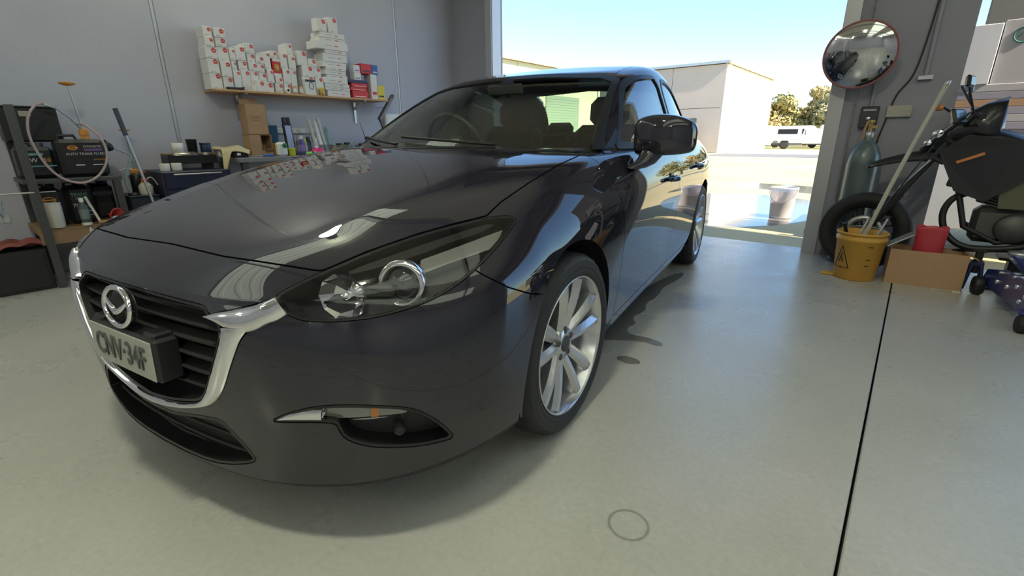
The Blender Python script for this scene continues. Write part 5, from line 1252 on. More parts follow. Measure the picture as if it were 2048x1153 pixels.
o = tag(MB().box((0, 0, .075), (.16, .17, .15), bev=.012).build('white_charger', M_WHITE, None, (-3.44, 3.26, BT)), 'white battery charger at the end of the bench', 'charger'); MB().box((.081, 0, .09), (.002, .12, .05)).build('charger_face', M_DARKST, o); MB().tube([(0, -.06, .15), (0, -.05, .19), (0, .05, .19), (0, .06, .15)], .008, 8).build('carry_handle', M_BLACK, o)
# caulking gun hanging from the shelf end
cg = tag(empty('caulking_gun', (-3.45, 3.415, 1.37)), 'grey caulking gun hanging at the right end of the shelf', 'tool')
MB().tube([(0, -.10, -.14), (0, .10, .12)], .026, 12).build('barrel', mat('gun_grey', (.16, .16, .17), .4, .6), cg)
MB().tube([(0, .09, .11), (0, .165, .20)], .006, 8).build('plunger', M_STEEL, cg); MB().tube([(0, -.10, -.14), (0, -.07, -.20), (0, -.06, -.23)], .010, 8).build('trigger', M_DARKST, cg)
MB().box((0, .10, .12), (.06, .02, .05), rot=(-.6, 0, 0)).build('end_plate', M_DARKST, cg); MB().tube([(-.19, .0, .0), (0, 0, 0)], .004, 6).build('hanging_nail', M_STEEL, cg)
o = tag(MB().box((0, 0, 0), (.05, .34, .17), bev=.008).build('wall_cabinet', M_WHITE, None, (XL+.0255, 3.68, 1.225)), 'white wall box beside the caulking gun', 'box'); MB().box((.026, 0, 0), (.004, .30, .13), bev=.001).build('box_door', M_WHITE, o)
# ------------------------------------------------------------------ oil rack
M_DRUM = mat('black_oil_drum', (.014, .014, .016), .4); M_ORA = mat('orange_print', (.62, .26, .05), .6); M_PRN = mat('white_print', (.62, .62, .62), .6); M_TEAL = mat('teal_print', (.15, .36, .30), .6); M_PUR = mat('purple_print', (.16, .08, .24), .6)
rk = tag(empty('oil_rack', (-3.36, .445, 0)), 'dark steel and timber rack of oil drums by the left wall', 'rack')
for x, y, h in ((.28, -.24, 1.24), (-.24, -.24, 1.24), (.225, .225, .73), (-.24, .225, .73)):
    MB().box((x, y, h/2), (.045, .045, h)).build('rack_post', M_DARKST, rk)
for z, m in ((.395, M_BWOOD), (.745, M_DARKST)):
    MB().box((0, -.01, z), (.50, .54, .05 if z < .5 else .03), bev=.003).build('rack_shelf', m, rk)
MB().box((.255, -.01, .355), (.02, .54, .085)).build('shelf_beam', M_BWOOD, rk)
TXR = (PI/2, 0, PI/2)
def drum(name, loc, d, label, cap, prints, rz=0, handle=True):
    """square oil drum: local x faces the room"""
    o = tag(MB().box((0, 0, d[2]/2), d, bev=min(.025, d[0]*.2)).build(name, M_DRUM, None, loc, (0, 0, rz)), label, 'oil drum', 'oil drums on the rack')
    MB().lathe([(.026, d[2]-.002), (.026, d[2]+.022), (.023, d[2]+.026), (0, d[2]+.026)], n=18).build('drum_cap', cap, o, (0, d[1]*.2, 0))
    if handle: MB().tube([(0, -d[1]*.40, d[2]-.01), (0, -d[1]*.36, d[2]+.025), (0, -d[1]*.05, d[2]+.025), (0, 0, d[2]-.01)], .010, 8).build('drum_handle', M_DRUM, o)
    for k, pr in enumerate(prints):
        if pr[0] == 'T': link('drum_lettering', text_mesh(pr[1], pr[2], .0006), pr[5], o, (d[0]/2+.0012, pr[3], pr[4]), TXR)
        if pr[0] == 'B': MB().box((d[0]/2+.0006, pr[1], pr[2]), (.0016, pr[3], pr[4])).build('label_band', pr[5], o)
        if pr[0] == 'O': MB().tube([(d[0]/2+.0008, pr[1]+pr[3]*math.cos(a), pr[2]+pr[3]*.55*math.sin(a)) for a in np.linspace(0, 2*PI, 21)[:-1]], .003, 5, closed=True).box((d[0]/2+.001, pr[1], pr[2]), (.0012, pr[3]*2.3, .008)).build('oval_logo', M_ORA, o)
    return o
S2, S1 = .7605, .4205
drum('fluid_drum', (-3.27, .525, S2), (.20, .27, .265), 'large black transmission fluid drum with hand pump on the rack', M_ORA, [('O', -.05, .205, .026), ('T', 'SYNTHETIC', .020, .062, .212, M_PRN), ('B', .062, .190, .10, .016, M_PUR), ('T', 'AUTO TRANS FLUID', .024, .015, .162, M_PRN), ('B', -.03, .085, .05, .006, M_PRN), ('B', .07, .085, .06, .006, M_PRN), ('T', 'PERFORMANCE', .014, .10, .12, M_ORA)])
drum('oil_drum', (-3.30, .275, S2), (.20, .20, .215), 'black ten litre drum with teal stripes left of the pump drum', M_DARKST, [('B', -.02, .165, .12, .016, M_TEAL), ('T', '10W', .040, -.035, .125, M_PRN), ('T', '50', .040, .055, .125, M_ORA), ('B', .01, .085, .17, .008, M_TEAL)])
drum('oil_drum', (-3.28, .275, S1), (.18, .16, .27), 'black drum with orange oval on the lower rack shelf', M_BLACK, [('O', .0, .19, .034), ('B', 0, .25, .10, .006, M_PRN), ('B', -.01, .10, .07, .005, M_PRN)])
drum('gear_oil_drum', (-3.30, .445, S1), (.18, .15, .275), 'black transmission gear oil drum on the lower rack shelf', M_BLACK, [('T', 'TRANS', .030, .0, .215, M_TEAL), ('T', 'GEAR', .030, .01, .185, M_TEAL), ('T', '75W-S', .034, .0, .135, M_PRN), ('B', .03, .09, .06, .005, M_PRN), ('B', .03, .06, .06, .005, M_PRN)])
drum('oil_drum', (-3.46, .61, S1), (.18, .14, .27), 'plain black drum at the back right of the lower shelf', M_BLACK, [('B', 0, .2, .12, .03, M_DARKST)])
# hand pump in the fluid drum
hp = tag(empty('hand_pump', (-3.27, .578, S2+.29)), 'orange topped hand pump standing in the fluid drum', 'pump')
MB().lathe([(.030, .002), (.030, .034), (.022, .044), (.012, .05)], n=18).build('pump_collar', M_ORA, hp); MB().tube([(0, 0, .04), (0, -.022, .35)], .006, 8).build('pump_rod', M_STEEL, hp)
MB().lathe([(.012, -.012), (.045, 0), (.050, .008), (.012, .016), (0, .016)], n=20).build('pump_knob', M_ORA, hp, (0, -.022, .35))
MB().tube([(0, 0, .03), (.03, -.06, .12), (.05, -.12, .18), (.06, -.20, .21)], .007, 8).build('pump_spout', M_STEEL, hp)
HO = [(-3.12, .38, 1.262), (-3.10, .335, 1.24), (-3.09, .285, 1.17), (-3.08, .262, 1.06), (-3.08, .275, .95), (-3.08, .315, .83), (-3.08, .38, .752), (-3.08, .47, .725), (-3.085, .56, .765), (-3.09, .625, .85), (-3.10, .65, .95), (-3.12, .63, 1.05), (-3.16, .575, 1.12), (-3.22, .545, 1.13)]
def spline(P, n=6):
    P = [np.array(p, float) for p in P]; out = []
    for i in range(len(P)-1):
        p0, p1, p2, p3 = P[max(i-1, 0)], P[i], P[i+1], P[min(i+2, len(P)-1)]
        for k in range(n):
            t = k/n; out.append(tuple(.5*((2*p1)+(-p0+p2)*t+(2*p0-5*p1+4*p2-p3)*t*t+(-p0+3*p1-3*p2+p3)*t**3)))
    out.append(tuple(P[-1])); return out
o = MB().tube(spline([(p[0]+3.27, p[1]-.578, p[2]-S2-.29) for p in HO]), .0085, 8).build('pump_hose', mat('clear_red_hose', (.40, .30, .31), .25), hp)
tag(MB().box((0, 0, .12), (.26, .30, .235), bev=.012).build('black_bin', M_BLACK, None, (-3.44, .315, S2+.2445)), 'black storage box on top of the rack drums', 'box')
bb = bpy.data.objects['black_bin']; MB().box((.131, -.02, .19), (.002, .06, .035)).build('box_sticker', mat('buff_sticker', (.36, .33, .26), .7), bb); MB().box((0, 0, .236), (.27, .31, .012), bev=.004).build('box_lid', M_BLACK, bb)
# jug, bottle, syringe, red funnel on the lower shelf front
jg = tag(MB().lathe([(0, 0), (.042, 0), (.046, .006), (.050, .15), (.047, .165), (.050, .175), (.046, .175), (.043, .160), (.040, .01), (0, .01)], n=22, cap=False).build('measuring_jug', mat('frosted_jug', (.52, .50, .46), .5), None, (-3.135, .275, S1)), 'frosted measuring jug at front of the lower rack shelf', 'jug')
MB().tube([(.0, -.045, .15), (0, -.075, .13), (0, -.072, .06), (0, -.044, .04)], .007, 8).build('jug_handle', jg.data.materials[0], jg)
bo_ = tag(MB().lathe([(0, 0), (.028, 0), (.030, .005), (.030, .13), (.012, .165), (.012, .185), (0, .185)], n=20).build('additive_bottle', mat('grey_bottle', (.06, .08, .085), .4), None, (-3.125, .435, S1)), 'dark additive bottle with white neck on the lower shelf', 'bottle')
MB().lathe([(.013, .165), (.014, .168), (.014, .195), (0, .197)], n=14).build('bottle_cap', M_PAPER, bo_); MB().lathe([(.0306, .0), (.0306, .02)], n=20, cap=False).build('white_base_band', M_PAPER, bo_); MB().lathe([(.0306, .045), (.0306, .115)], n=20, cap=False).build('bottle_label', mat('slate_label', (.16, .20, .21), .6), bo_)
o = tag(MB().tube([(-3.13, .515, S1+.004), (-3.22, .475, S1+.20)], .009, 10).build('syringe', M_PAPER, None), 'white syringe leaning against the rack drums', 'syringe'); MB().tube([(-3.22, .475, S1+.20), (-3.235, .468, S1+.235)], .004, 6).build('plunger', M_WHITE, o)
rf_ = tag(MB().lathe([(.008, .0), (.012, .03), (.055, .075), (.056, .082), (.050, .080), (.010, .034), (.006, .0)], n=22, cap=False).build('red_funnel', mat('red_plastic', (.38, .03, .03), .45), None, (-3.14, .575, S1+.058), (0, math.radians(95), .5)), 'red plastic funnel lying at the right end of the lower shelf', 'funnel')
MB().lathe([(.0555, .076), (.060, .079), (.0555, .083)], n=22, cap=False).build('funnel_rim', rf_.data.materials[0], rf_)
o = tag(MB().tube([(-3.12, .50, S1+.012), (-3.12, .66, S1+.012)], .010, 8).build('timber_dowel', M_WOOD, None), 'short timber dowel in front of the red funnel', 'dowel'); MB().tube([(-3.12, .655, S1+.012), (-3.12, .668, S1+.012)], .0105, 8).build('dowel_end', M_BWOOD, o)
# right of the rack: desk lamp, breaker bar, second pump, sprayer
bd_ = tag(MB().box((0, 0, .29), (.36, .20, .58), bev=.01).build('steel_drum_bin', mat('dark_blue_bin', (.015, .022, .040), .5), None, (-3.40, .842, 0)), 'dark blue steel bin between the rack and navy cabinet', 'bin')
MB().box((0, 0, .585), (.37, .21, .012), bev=.004).build('bin_lid', bd_.data.materials[0], bd_)
BZ = .592
dl = tag(empty('work_lamp', (-3.29, .79, BZ)), 'black shaded work lamp with curved grey arm on the blue bin', 'lamp')
MB().lathe([(.04, 0), (.04, .012), (.02, .022), (0, .022)], n=20).build('lamp_base', M_BLACK, dl)
MB().tube(spline([(0, -.02, .02), (.0, -.03, .08), (0, -.02, .16), (0, .01, .23), (0, .045, .31)]), .010, 8).build('lamp_arm', mat('pale_blue_grey_arm', (.28, .36, .40), .4), dl)
MB().tube([(0, .045, .31), (0, -.07, .37)], .006, 8).build('upper_arm', M_STEEL, dl); MB().lathe([(.014, 0), (.03, .02), (.045, .065), (.043, .065), (.012, .004)], n=20, cap=False).build('lamp_shade', M_BLACK, dl, (0, -.06, .36), (1.1, 0, 0))
MB().lathe([(0, .045), (.025, .045), (.025, .052), (0, .052)], n=16, cap=False).build('lamp_bulb', M_PAPER, dl, (0, -.06, .36), (1.1, 0, 0))
o = tag(MB().tube([(-3.10, .935, .012), (-3.21, .785, 1.24)], .010, 10).build('breaker_bar', M_STEEL, None), 'long breaker bar with blue grip leaning by the rack', 'bar'); MB().tube([(-3.193, .808, 1.05), (-3.2105, .785, 1.245)], .017, 10).build('rubber_grip', mat('slate_blue_grip', (.05, .055, .10), .6), o)
hp2 = tag(empty('hand_pump', (-3.50, .875, BZ)), 'small orange topped pump on a black jar behind the breaker bar', 'pump')
MB().lathe([(0, 0), (.045, 0), (.045, .14), (.03, .16), (0, .16)], n=18).build('pump_jar', M_DRUM, hp2); MB().lathe([(.03, .158), (.032, .185), (.02, .195), (0, .195)], n=18).build('pump_collar', M_ORA, hp2); MB().tube([(0, 0, .19), (0, 0, .50)], .005, 8).build('pump_rod', M_STEEL, hp2); MB().lathe([(.01, -.008), (.04, 0), (.042, .006), (0, .012)], n=18).build('pump_knob', M_ORA, hp2, (0, 0, .50)); MB().tube([(0, 0, .19), (.0, -.06, .20), (0, -.10, .18)], .005, 6).build('pump_spout', M_STEEL, hp2)
sp_ = tag(MB().lathe([(0, 0), (.045, 0), (.048, .006), (.048, .07), (.020, .10), (0, .10)], n=20).build('sprayer', mat('milky_plastic', (.55, .52, .44), .5), None, (-3.27, .872, BZ)), 'milky squat pump sprayer with orange top on the bin', 'sprayer')
MB().lathe([(.022, .095), (.022, .125), (.012, .135), (.008, .175), (0, .175)], n=16).build('sprayer_top', mat('orange_red_plastic', (.62, .12, .04), .45), sp_); MB().lathe([(.0, .172), (.026, .176), (.026, .184), (0, .186)], n=14).build('sprayer_knob', sp_.children[0].data.materials[0], sp_); MB().tube(spline([(0, .015, .12), (0, .05, .135), (0, .075, .10), (0, .085, .07)]), .004, 6).build('sprayer_tube', M_PAPER, sp_)
# low black cabinet with red rags at the far left
lc = tag(empty('low_cabinet', (-3.30, .0, 0)), 'low black cabinet on the floor at far left', 'cabinet')
MB().box((0, -.075, .145), (.40, .50, .29), bev=.006).build('cabinet_body', mat('matt_black', (.016, .016, .018), .7), lc)
MB().box((.203, -.075, .145), (.006, .46, .25), bev=.002).build('cabinet_door', lc.children[0].data.materials[0], lc)
def frag(u, v): return (-3.42+.32*v, -.24+.42*u, .302+.022*abs(math.sin(u*11+v*5))+.016*math.sin(u*5-v*9)+.012)
cloth('red_rags', 22, 12, frag, mat('faded_red_rag', (.26, .075, .065), .95), 'faded red rags lying along the low black cabinet')
def fwb(u, v):
    a = u*PI-.2; return (-3.05-.04*v+.016*math.sin(u*9), -.02+.06*math.cos(a)*(.6+.5*v)+.01*math.sin(v*11), .67-.19*v+.012*math.sin(u*8+v*6))
cloth('white_rag', 12, 10, fwb, mat('mottled_white_rag', (.50, .52, .50), .9, noise=(30, (.15, .18, .24), .25)), 'mottled white rag hanging from the rack at far left')
o = tag(MB().tube([(-3.06, -.10, .68), (-3.06, .20, .68)], .006, 8).build('hanging_rail', M_STEEL, None), 'thin steel rail on the rack end holding the white rag', 'rail'); MB().tube([(-3.06, .196, .68), (-3.08, .20, .68)], .006, 6).build('rail_end', M_STEEL, o)
for k, (x, y, c, lb) in enumerate(((-3.22, .32, (.45, .48, .44), 'pale plastic bottle on the floor beneath the rack'), (-3.20, .44, (.36, .38, .07), 'olive yellow bottle on the floor beneath the rack'), (-3.30, .40, (.40, .05, .05), 'red bottle on the floor beneath the rack'))):
    o = tag(MB().lathe([(0, 0), (.038, 0), (.040, .004), (.040, .11), (.014, .15), (0, .15)], n=18).build('floor_bottle', mat('floor_bottle', c, .5), None, (x, y, 0)), lb, 'bottle', 'bottles under the rack'); MB().lathe([(.016, .145), (.016, .175), (0, .176)], n=14).build('bottle_cap', M_BLACK, o)
# ================================================================== right side: mirror, cylinder, bucket, motorbike, jack
NW = YD                                                             # face of the door wall
cm = tag(empty('convex_mirror', (1.03, 4.52, 1.61)), 'round convex safety mirror fixed to the doorway post', 'mirror')
cm.rotation_euler = Vector((.02, -1, -.22)).normalized().to_track_quat('Z', 'Y').to_euler()
MB().lathe([(.232, 0), (.20, .022), (.15, .040), (.09, .052), (.04, .057), (0, .058)], n=48, cap=False).build('mirror_face', mat('convex_mirror_face', (.62, .62, .63), .05, 1.0), cm)
MB().lathe([(.228, -.012), (.240, -.010), (.241, .004), (.232, .008), (.226, .002)], n=48, cap=False).build('mirror_rim', mat('dull_red_rim', (.30, .10, .10), .5), cm)
MB().lathe([(0, -.05), (.12, -.045), (.232, -.006)], n=36, cap=False).build('mirror_back', M_DARKST, cm)
MB().tube([(0, 0, -.05), (0, .02, -.14), (0, .05, -.225)], .016, 10).build('mirror_arm', M_STEEL, cm)
# chain hoist beside the door
ch_ = tag(empty('door_chain', (1.05, NW-.05, 0)), 'steel hand chain hanging on the doorway wall', 'chain')
mb = MB(); k = 0; z = .40
while z < 3.9:
    L_ = .016; path = []
    for a in np.linspace(0, 2*PI, 11)[:-1]:
        u, v = .010*math.cos(a), .019*math.sin(a); path.append((u, 0, z+v) if k % 2 == 0 else (0, u, z+v))
    mb.tube(path, .0032, 5, closed=True); z += .0265; k += 1
mb.build('chain_links', mat('chain_steel', (.34, .31, .28), .45, .8), ch_)
MB().tube([(0, 0, 3.88), (0, .06, 3.88)], .01, 8).build('chain_hook', M_STEEL, ch_)
# gas cylinder
gcy = tag(empty('gas_cylinder', (1.19, 4.60, 0)), 'tall grey-green gas cylinder against the doorway wall', 'gas cylinder')
MB().lathe([(.10, 0), (.113, .01), (.115, .03), (.115, .80), (.108, .87), (.085, .935), (.05, .975), (.035, .99), (.033, 1.01)], n=32).build('cylinder_body', mat('grey_green_cylinder', (.11, .14, .145), .3, .2), gcy)
MB().lathe([(.030, 1.005), (.034, 1.02), (.034, 1.05), (.026, 1.055)], n=20).build('neck_ring', M_STEEL, gcy)
MB().tube([(0, 0, 1.04), (0, 0, 1.12)], .014, 10).box((.02, 0, 1.09), (.05, .02, .02)).lathe([(.022, 1.12), (.024, 1.125), (.024, 1.14), (0, 1.145)], n=12).build('valve', mat('brass', (.45, .32, .12), .35, .9), gcy)
MB().tube([(-.03, -.02, 1.0), (-.035, -.03, 1.06), (-.02, -.03, 1.13)], .008, 8).build('valve_guard', M_CARD, gcy)
# switch box, blank plate, conduits, cable
sb = tag(MB().box((0, 0, 0), (.12, .05, .165), bev=.006).build('door_switch', mat('dark_violet_switch', (.045, .04, .055), .4), None, (1.155, NW-.0255, 1.165)), 'dark switch box on the wall above the gas cylinder', 'switch')
MB().box((0, -.027, .055), (.085, .004, .014)).build('switch_label', M_GREYC, sb); MB().lathe([(.016, 0), (.016, .012), (.010, .016), (0, .016)], n=16, rot=(PI/2, 0, 0)).build('switch_button', M_CHROME, sb, (0, -.024, -.01))
MB().tube([(0, 0, .08), (0, 0, .45)], .012, 8).build('conduit', M_NIB, sb)
bp_ = tag(MB().box((0, 0, 0), (.155, .03, .085), bev=.004).build('blank_plate', mat('beige_blank', (.44, .42, .37), .6), None, (1.34, NW-.0155, 1.205)), 'beige blank cover plate on the wall', 'cover plate')
for x in (-.06, .06): MB().lathe([(.005, 0), (.005, .003), (0, .003)], n=8, rot=(PI/2, 0, 0)).build('screw', M_STEEL, bp_, (x, -.0145, 0))
cd = tag(MB().tube(spline([(1.44, NW-.012, 2.4), (1.42, NW-.012, 1.9), (1.40, NW-.012, 1.62), (1.37, NW-.012, 1.45), (1.30, NW-.012, 1.32), (1.27, NW-.012, 1.15), (1.24, NW-.012, .95), (1.22, NW-.012, .6)]), .006, 6).build('wall_cable', M_BLACK, None), 'thin black cable running down the doorway wall', 'cable')
tag(MB().tube([(1.45, NW-.02, 1.45), (1.45, NW-.02, 3.2)], .014, 8).build('wall_conduit', M_NIB, None), 'grey painted conduit rising up the doorway wall', 'conduit'); cdo = bpy.data.objects['wall_conduit']
MB().box((1.45, NW-.018, 1.44), (.09, .03, .035), bev=.004).build('conduit_clip', M_STEEL, cdo)
o = tag(MB().lathe([(.028, 0), (.030, .006), (.024, .012), (0, .014)], n=18, rot=(0, -PI/2, 0)).build('reflector', mat('amber_reflector', (.75, .22, .05), .3, emit=None), None, (.855, NW+.06, .19)), 'small orange reflector low on the doorway post', 'reflector'); MB().lathe([(.030, 0), (.033, 0), (.033, .005), (.030, .006)], n=18, rot=(0, -PI/2, 0), cap=False).build('reflector_rim', M_STEEL, o)
# yellow bucket with wringer bits and broom pole
M_YB = mat('worn_yellow_bucket', (.58, .33, .045), .5, noise=(5, (.50, .26, .05), .3))
yb = tag(empty('yellow_bucket', (1.315, 4.065, 0)), 'worn yellow mop bucket holding a pole and tools', 'bucket')
MB().lathe([(0, 0), (.125, 0), (.13, .006), (.150, .285), (.158, .29), (.158, .315), (.150, .318), (.150, .335), (.160, .338), (.160, .352), (.148, .352), (.146, .30), (.124, .012), (0, .012)], n=36, cap=False).build('bucket_wall', M_YB, yb)
MB().lathe([(0, .20), (.138, .20)], n=30, cap=False).build('dark_contents', M_BLACK, yb)
sgn = MB(); Q = lambda a, z: (( .1305+.07*z)*math.cos(a), (.1305+.07*z)*math.sin(a), z)
a0 = -2.25
tri = [Q(a0-.42, .09), Q(a0+.42, .09), Q(a0, .25)]
sgn.tube([tri[0], Q(a0, .09), tri[1], Q(a0+.21, .17), tri[2], Q(a0-.21, .17)], .004, 5, closed=True).tube([Q(a0-.12, .13), Q(a0+.02, .20)], .004, 5).tube([Q(a0+.10, .13), Q(a0+.02, .17)], .004, 5); sgn.build('warning_triangle', M_BLACK, yb)
for k in range(3): MB().tube([Q(-1.15, .12+.045*k+(.05 if k == 2 else 0)), Q(-.95, .12+.045*k+(.05 if k == 2 else 0))], .003, 5).build('printed_line', M_BLACK, yb)
MB().tube([(.156*math.cos(a), .156*math.sin(a), .345+.02*math.sin((a-.2)*1.12)) for a in np.linspace(.2, 3.0, 15)], .005, 6).build('wire_handle', M_STEEL, yb)
MB().box((-.16, -.02, .010), (.09, .06, .018), bev=.005).build('foot_pedal', M_YB, yb)
bp = tag(MB().tube([(1.305, 4.06, .215), (1.42, 4.10, .72), (1.575, 4.15, 1.345)], .0135, 12).build('broom_pole', mat('pale_grey_pole', (.44, .43, .36), .5), None), 'long pale grey pole leaning out of the yellow bucket', 'pole')
MB().lathe([(.0138, 0), (.015, .002), (.015, .03), (0, .034)], n=12).build('pole_cap', M_STEEL, bp, (1.5725, 4.1493, 1.335), (math.radians(-4.5), math.radians(14), 0))
for k, (p0, p1, r, m, lb, cat) in enumerate((((1.27, 4.02, .212), (1.335, 4.06, .46), .008, M_STEEL, 'steel rod standing in the yellow bucket', 'rod'), ((1.37, 4.08, .212), (1.44, 4.12, .45), .008, M_STEEL, 'second steel rod at right in the yellow bucket', 'rod'), ((1.25, 4.10, .212), (1.20, 4.05, .385), .012, M_BLACK, 'black grip handle in the yellow bucket', 'handle'))):
    o = tag(MB().tube([p0, p1], r, 8).build('bucket_tool', m, None), lb, cat); q = Vector(p1)+(Vector(p1)-Vector(p0)).normalized()*.02; MB().tube([p1, q], r*1.5, 8).build('tool_tip', M_BLACK, o)
o = tag(MB().box((0, 0, 0), (.05, .20, .012), rot=(.5, .2, -.9), bev=.003).build('scraper', M_STEEL, None, (1.535, 4.16, .305)), 'flat steel scraper between the bucket and the carton', 'scraper'); MB().box((-.09, -.075, -.06), (.03, .06, .02), rot=(.5, .2, -.9), bev=.004).build('scraper_grip', M_BLACK, o)
# carton with red bag
cx = tag(empty('long_carton', (1.70, 4.17, 0), math.radians(6)), 'long open brown carton beside the yellow bucket', 'box')
MB().box((0, -.10, .125), (.42, .005, .25)).box((0, .10, .125), (.42, .005, .25)).box((.21, 0, .125), (.005, .20, .25)).box((-.21, 0, .125), (.005, .20, .25)).box((0, 0, .003), (.42, .2, .005)).build('carton_walls', M_CARD, cx)
MB().box((0, .135, .245), (.41, .075, .004), rot=(-.25, 0, 0)).box((.235, 0, .235), (.06, .19, .004), rot=(0, .45, 0)).build('carton_flap', M_CARD, cx)
MB().box((-.02, -.02, .09), (.36, .13, .14), bev=.02).build('packing', M_BLACK, cx)
def fbag(u, v):
    a = 2*PI*u; return (1.70+.075*math.cos(a)*(1-.15*v+.25*v*v), 4.18+.035*math.sin(a)*(1-.6*v), .17+.245*v+.010*math.sin(a*3)*v)
cloth('red_bag', 20, 6, fbag, mat('red_foil_bag', (.42, .03, .045), .35), 'crumpled red bag sticking up from the long carton')
bpy.data.objects['red_bag']['category'] = 'bag'
o = tag(MB().box((0, 0, .008), (.05, .035, .016), bev=.004).build('floor_wedge', mat('cream_offcut', (.55, .47, .36), .7), None, (1.895, 4.02, 0)), 'cream timber offcut on the floor by the carton corner', 'offcut'); MB().box((.01, 0, .018), (.02, .03, .006), bev=.001).build('offcut_chip', o.data.materials[0], o)
# ------------------------------------------------------------------ motorbike
M_BK = mat('black_bike_plastic', (.012, .012, .015), .28, coat=.3); M_FRM = mat('dark_frame', (.03, .03, .033), .45, .5); M_ENG = mat('engine_alloy', (.10, .10, .095), .5, .7); M_OLV = mat('olive_tank_panel', (.10, .095, .055), .5)
bk = tag(empty('motorbike', (1.30, 4.40, 0), math.radians(-3)), 'black trail motorbike parked in front of the second doorway', 'motorbike')
def bwheel(x, r, w, dz=0):
    prof = [(r*.70, -w*.40), (r*.84, -w*.54), (r*.95, -w*.46), (r, -w*.2), (r, w*.2), (r*.95, w*.46), (r*.84, w*.54), (r*.70, w*.40), (r*.70, -w*.40)]
    o = MB().lathe(prof, n=40, rot=(PI/2, 0, 0), cap=False).build('tyre', M_RUB, bk, (x, 0, r))
    MB().lathe([(r*.71, -w*.42), (r*.62, -w*.3), (r*.62, w*.3), (r*.71, w*.42)], n=40, rot=(PI/2, 0, 0), cap=False).build('rim', M_FRM, o)
    mb = MB()
    for k in range(18):
        a = 2*PI*k/18; s = .03 if k % 2 else -.03; mb.tube([(.035*math.cos(a+.4), s, .035*math.sin(a+.4)), (r*.64*math.cos(a), 0, r*.64*math.sin(a))], .006, 5)
    mb.build('spokes', M_FRM, o); MB().lathe([(.04, -.05), (.04, .05)], n=16, rot=(PI/2, 0, 0)).build('wheel_hub', M_FRM, o)
    MB().lathe([(.09, -.003), (.13, -.003), (.13, .003), (.09, .003), (.09, -.003)], n=28, rot=(PI/2, 0, 0), cap=False).build('brake_disc', M_STEEL, o, (0, -.055, 0))
    return o
bwheel(0, .302, .13); bwheel(1.42, .302, .15)
HX, HZ = .375, .97                                                   # steering head
fk = MB()
for s in (-1, 1): fk.tube([(0, s*.095, .30), (.17, s*.095, .60)], .030, 12).tube([(.17, s*.095, .60), (HX, s*.095, HZ+.02)], .021, 12)
fk.build('fork', M_FRM, bk)
for s in (-1, 1): MB().tube([(.165, s*.128, .66), (.30, s*.128, .86)], .007, 8).build('fork_guard_stripe', M_STEEL, bk)
MB().box((HX-.03, 0, HZ-.11), (.08, .26, .035), rot=(0, .52, 0), bev=.008).box((HX+.01, 0, HZ+.01), (.09, .26, .03), rot=(0, .52, 0), bev=.008).build('fork_clamp', M_FRM, bk)
# high beak fender
def beak():
    mb = MB(); n = 14; rows = []
    for i in range(n+1):
        t = i/n; x = -.075+.50*t; z = .800+.125*t+.030*math.sin(PI*t); w = (.014+.085*t**.6); hgt = .030+.075*t
        rows.append([(x, -w, z-hgt), (x, -w*.72, z+.004), (x, 0, z+.022), (x, w*.72, z+.004), (x, w, z-hgt), (x, w*.6, z-hgt*.6), (x, -w*.6, z-hgt*.6)])
    vs = [v for r in rows for v in r]; fs = []
    for i in range(n):
        for k in range(7): fs.append((i*7+k, (i+1)*7+k, (i+1)*7+(k+1) % 7, i*7+(k+1) % 7))
    fs.append(tuple(range(7))); fs.append(tuple(range(n*7+6, n*7-1, -1)))
    return mb.add(vs, fs, True)
bko = beak().build('front_fender', M_BK, bk); md = bko.modifiers.new('s', 'SUBSURF'); md.levels = 1; md.render_levels = 1
# headlamp fairing
hf = MB(); prof = [(-.015, .03, .0), (.06, .075, .085), (.15, .10, .18), (.26, .115, .26), (.36, .12, .29)]
rows = []
for (x, w, dz) in prof:
    xb = .235+x; z0 = .925; rows.append([(xb, -w, z0+dz*.55), (xb+.01, -w*.9, z0+dz+.02), (xb+.02, 0, z0+dz+.05), (xb+.01, w*.9, z0+dz+.02), (xb, w, z0+dz*.55), (xb+.05, w*.8, z0-.03), (xb+.05, -w*.8, z0-.03)])
vs = [v for r in rows for v in r]; fs = [(i*7+k, (i+1)*7+k, (i+1)*7+(k+1) % 7, i*7+(k+1) % 7) for i in range(len(rows)-1) for k in range(7)]
fs.append(tuple(range(7))); fs.append(tuple(range(len(vs)-1, len(vs)-8, -1)))
ho = hf.add(vs, fs, True).build('headlamp_fairing', M_BK, bk)
for k, (x, z, r) in enumerate(((.262, .975, .018), (.305, 1.035, .024))):
    MB().lathe([(r*1.2, -.01), (r*1.2, .006), (r*.95, .008), (0, .012)], n=18).build('headlamp_lens', M_CHROME, ho, (x, -.105-.008*k, z), (math.radians(80), math.radians(-20), 0))
MB().tube([(.235, -.045, .945), (.30, -.088, 1.02), (.40, -.112, 1.13)], .007, 8).build('silver_trim', M_STEEL, ho)
MB().box((.40, 0, 1.27), (.012, .22, .16), rot=(0, -.55, 0), bev=.02).build('screen', mat('smoke_screen', (.05, .05, .055), .15), bk)
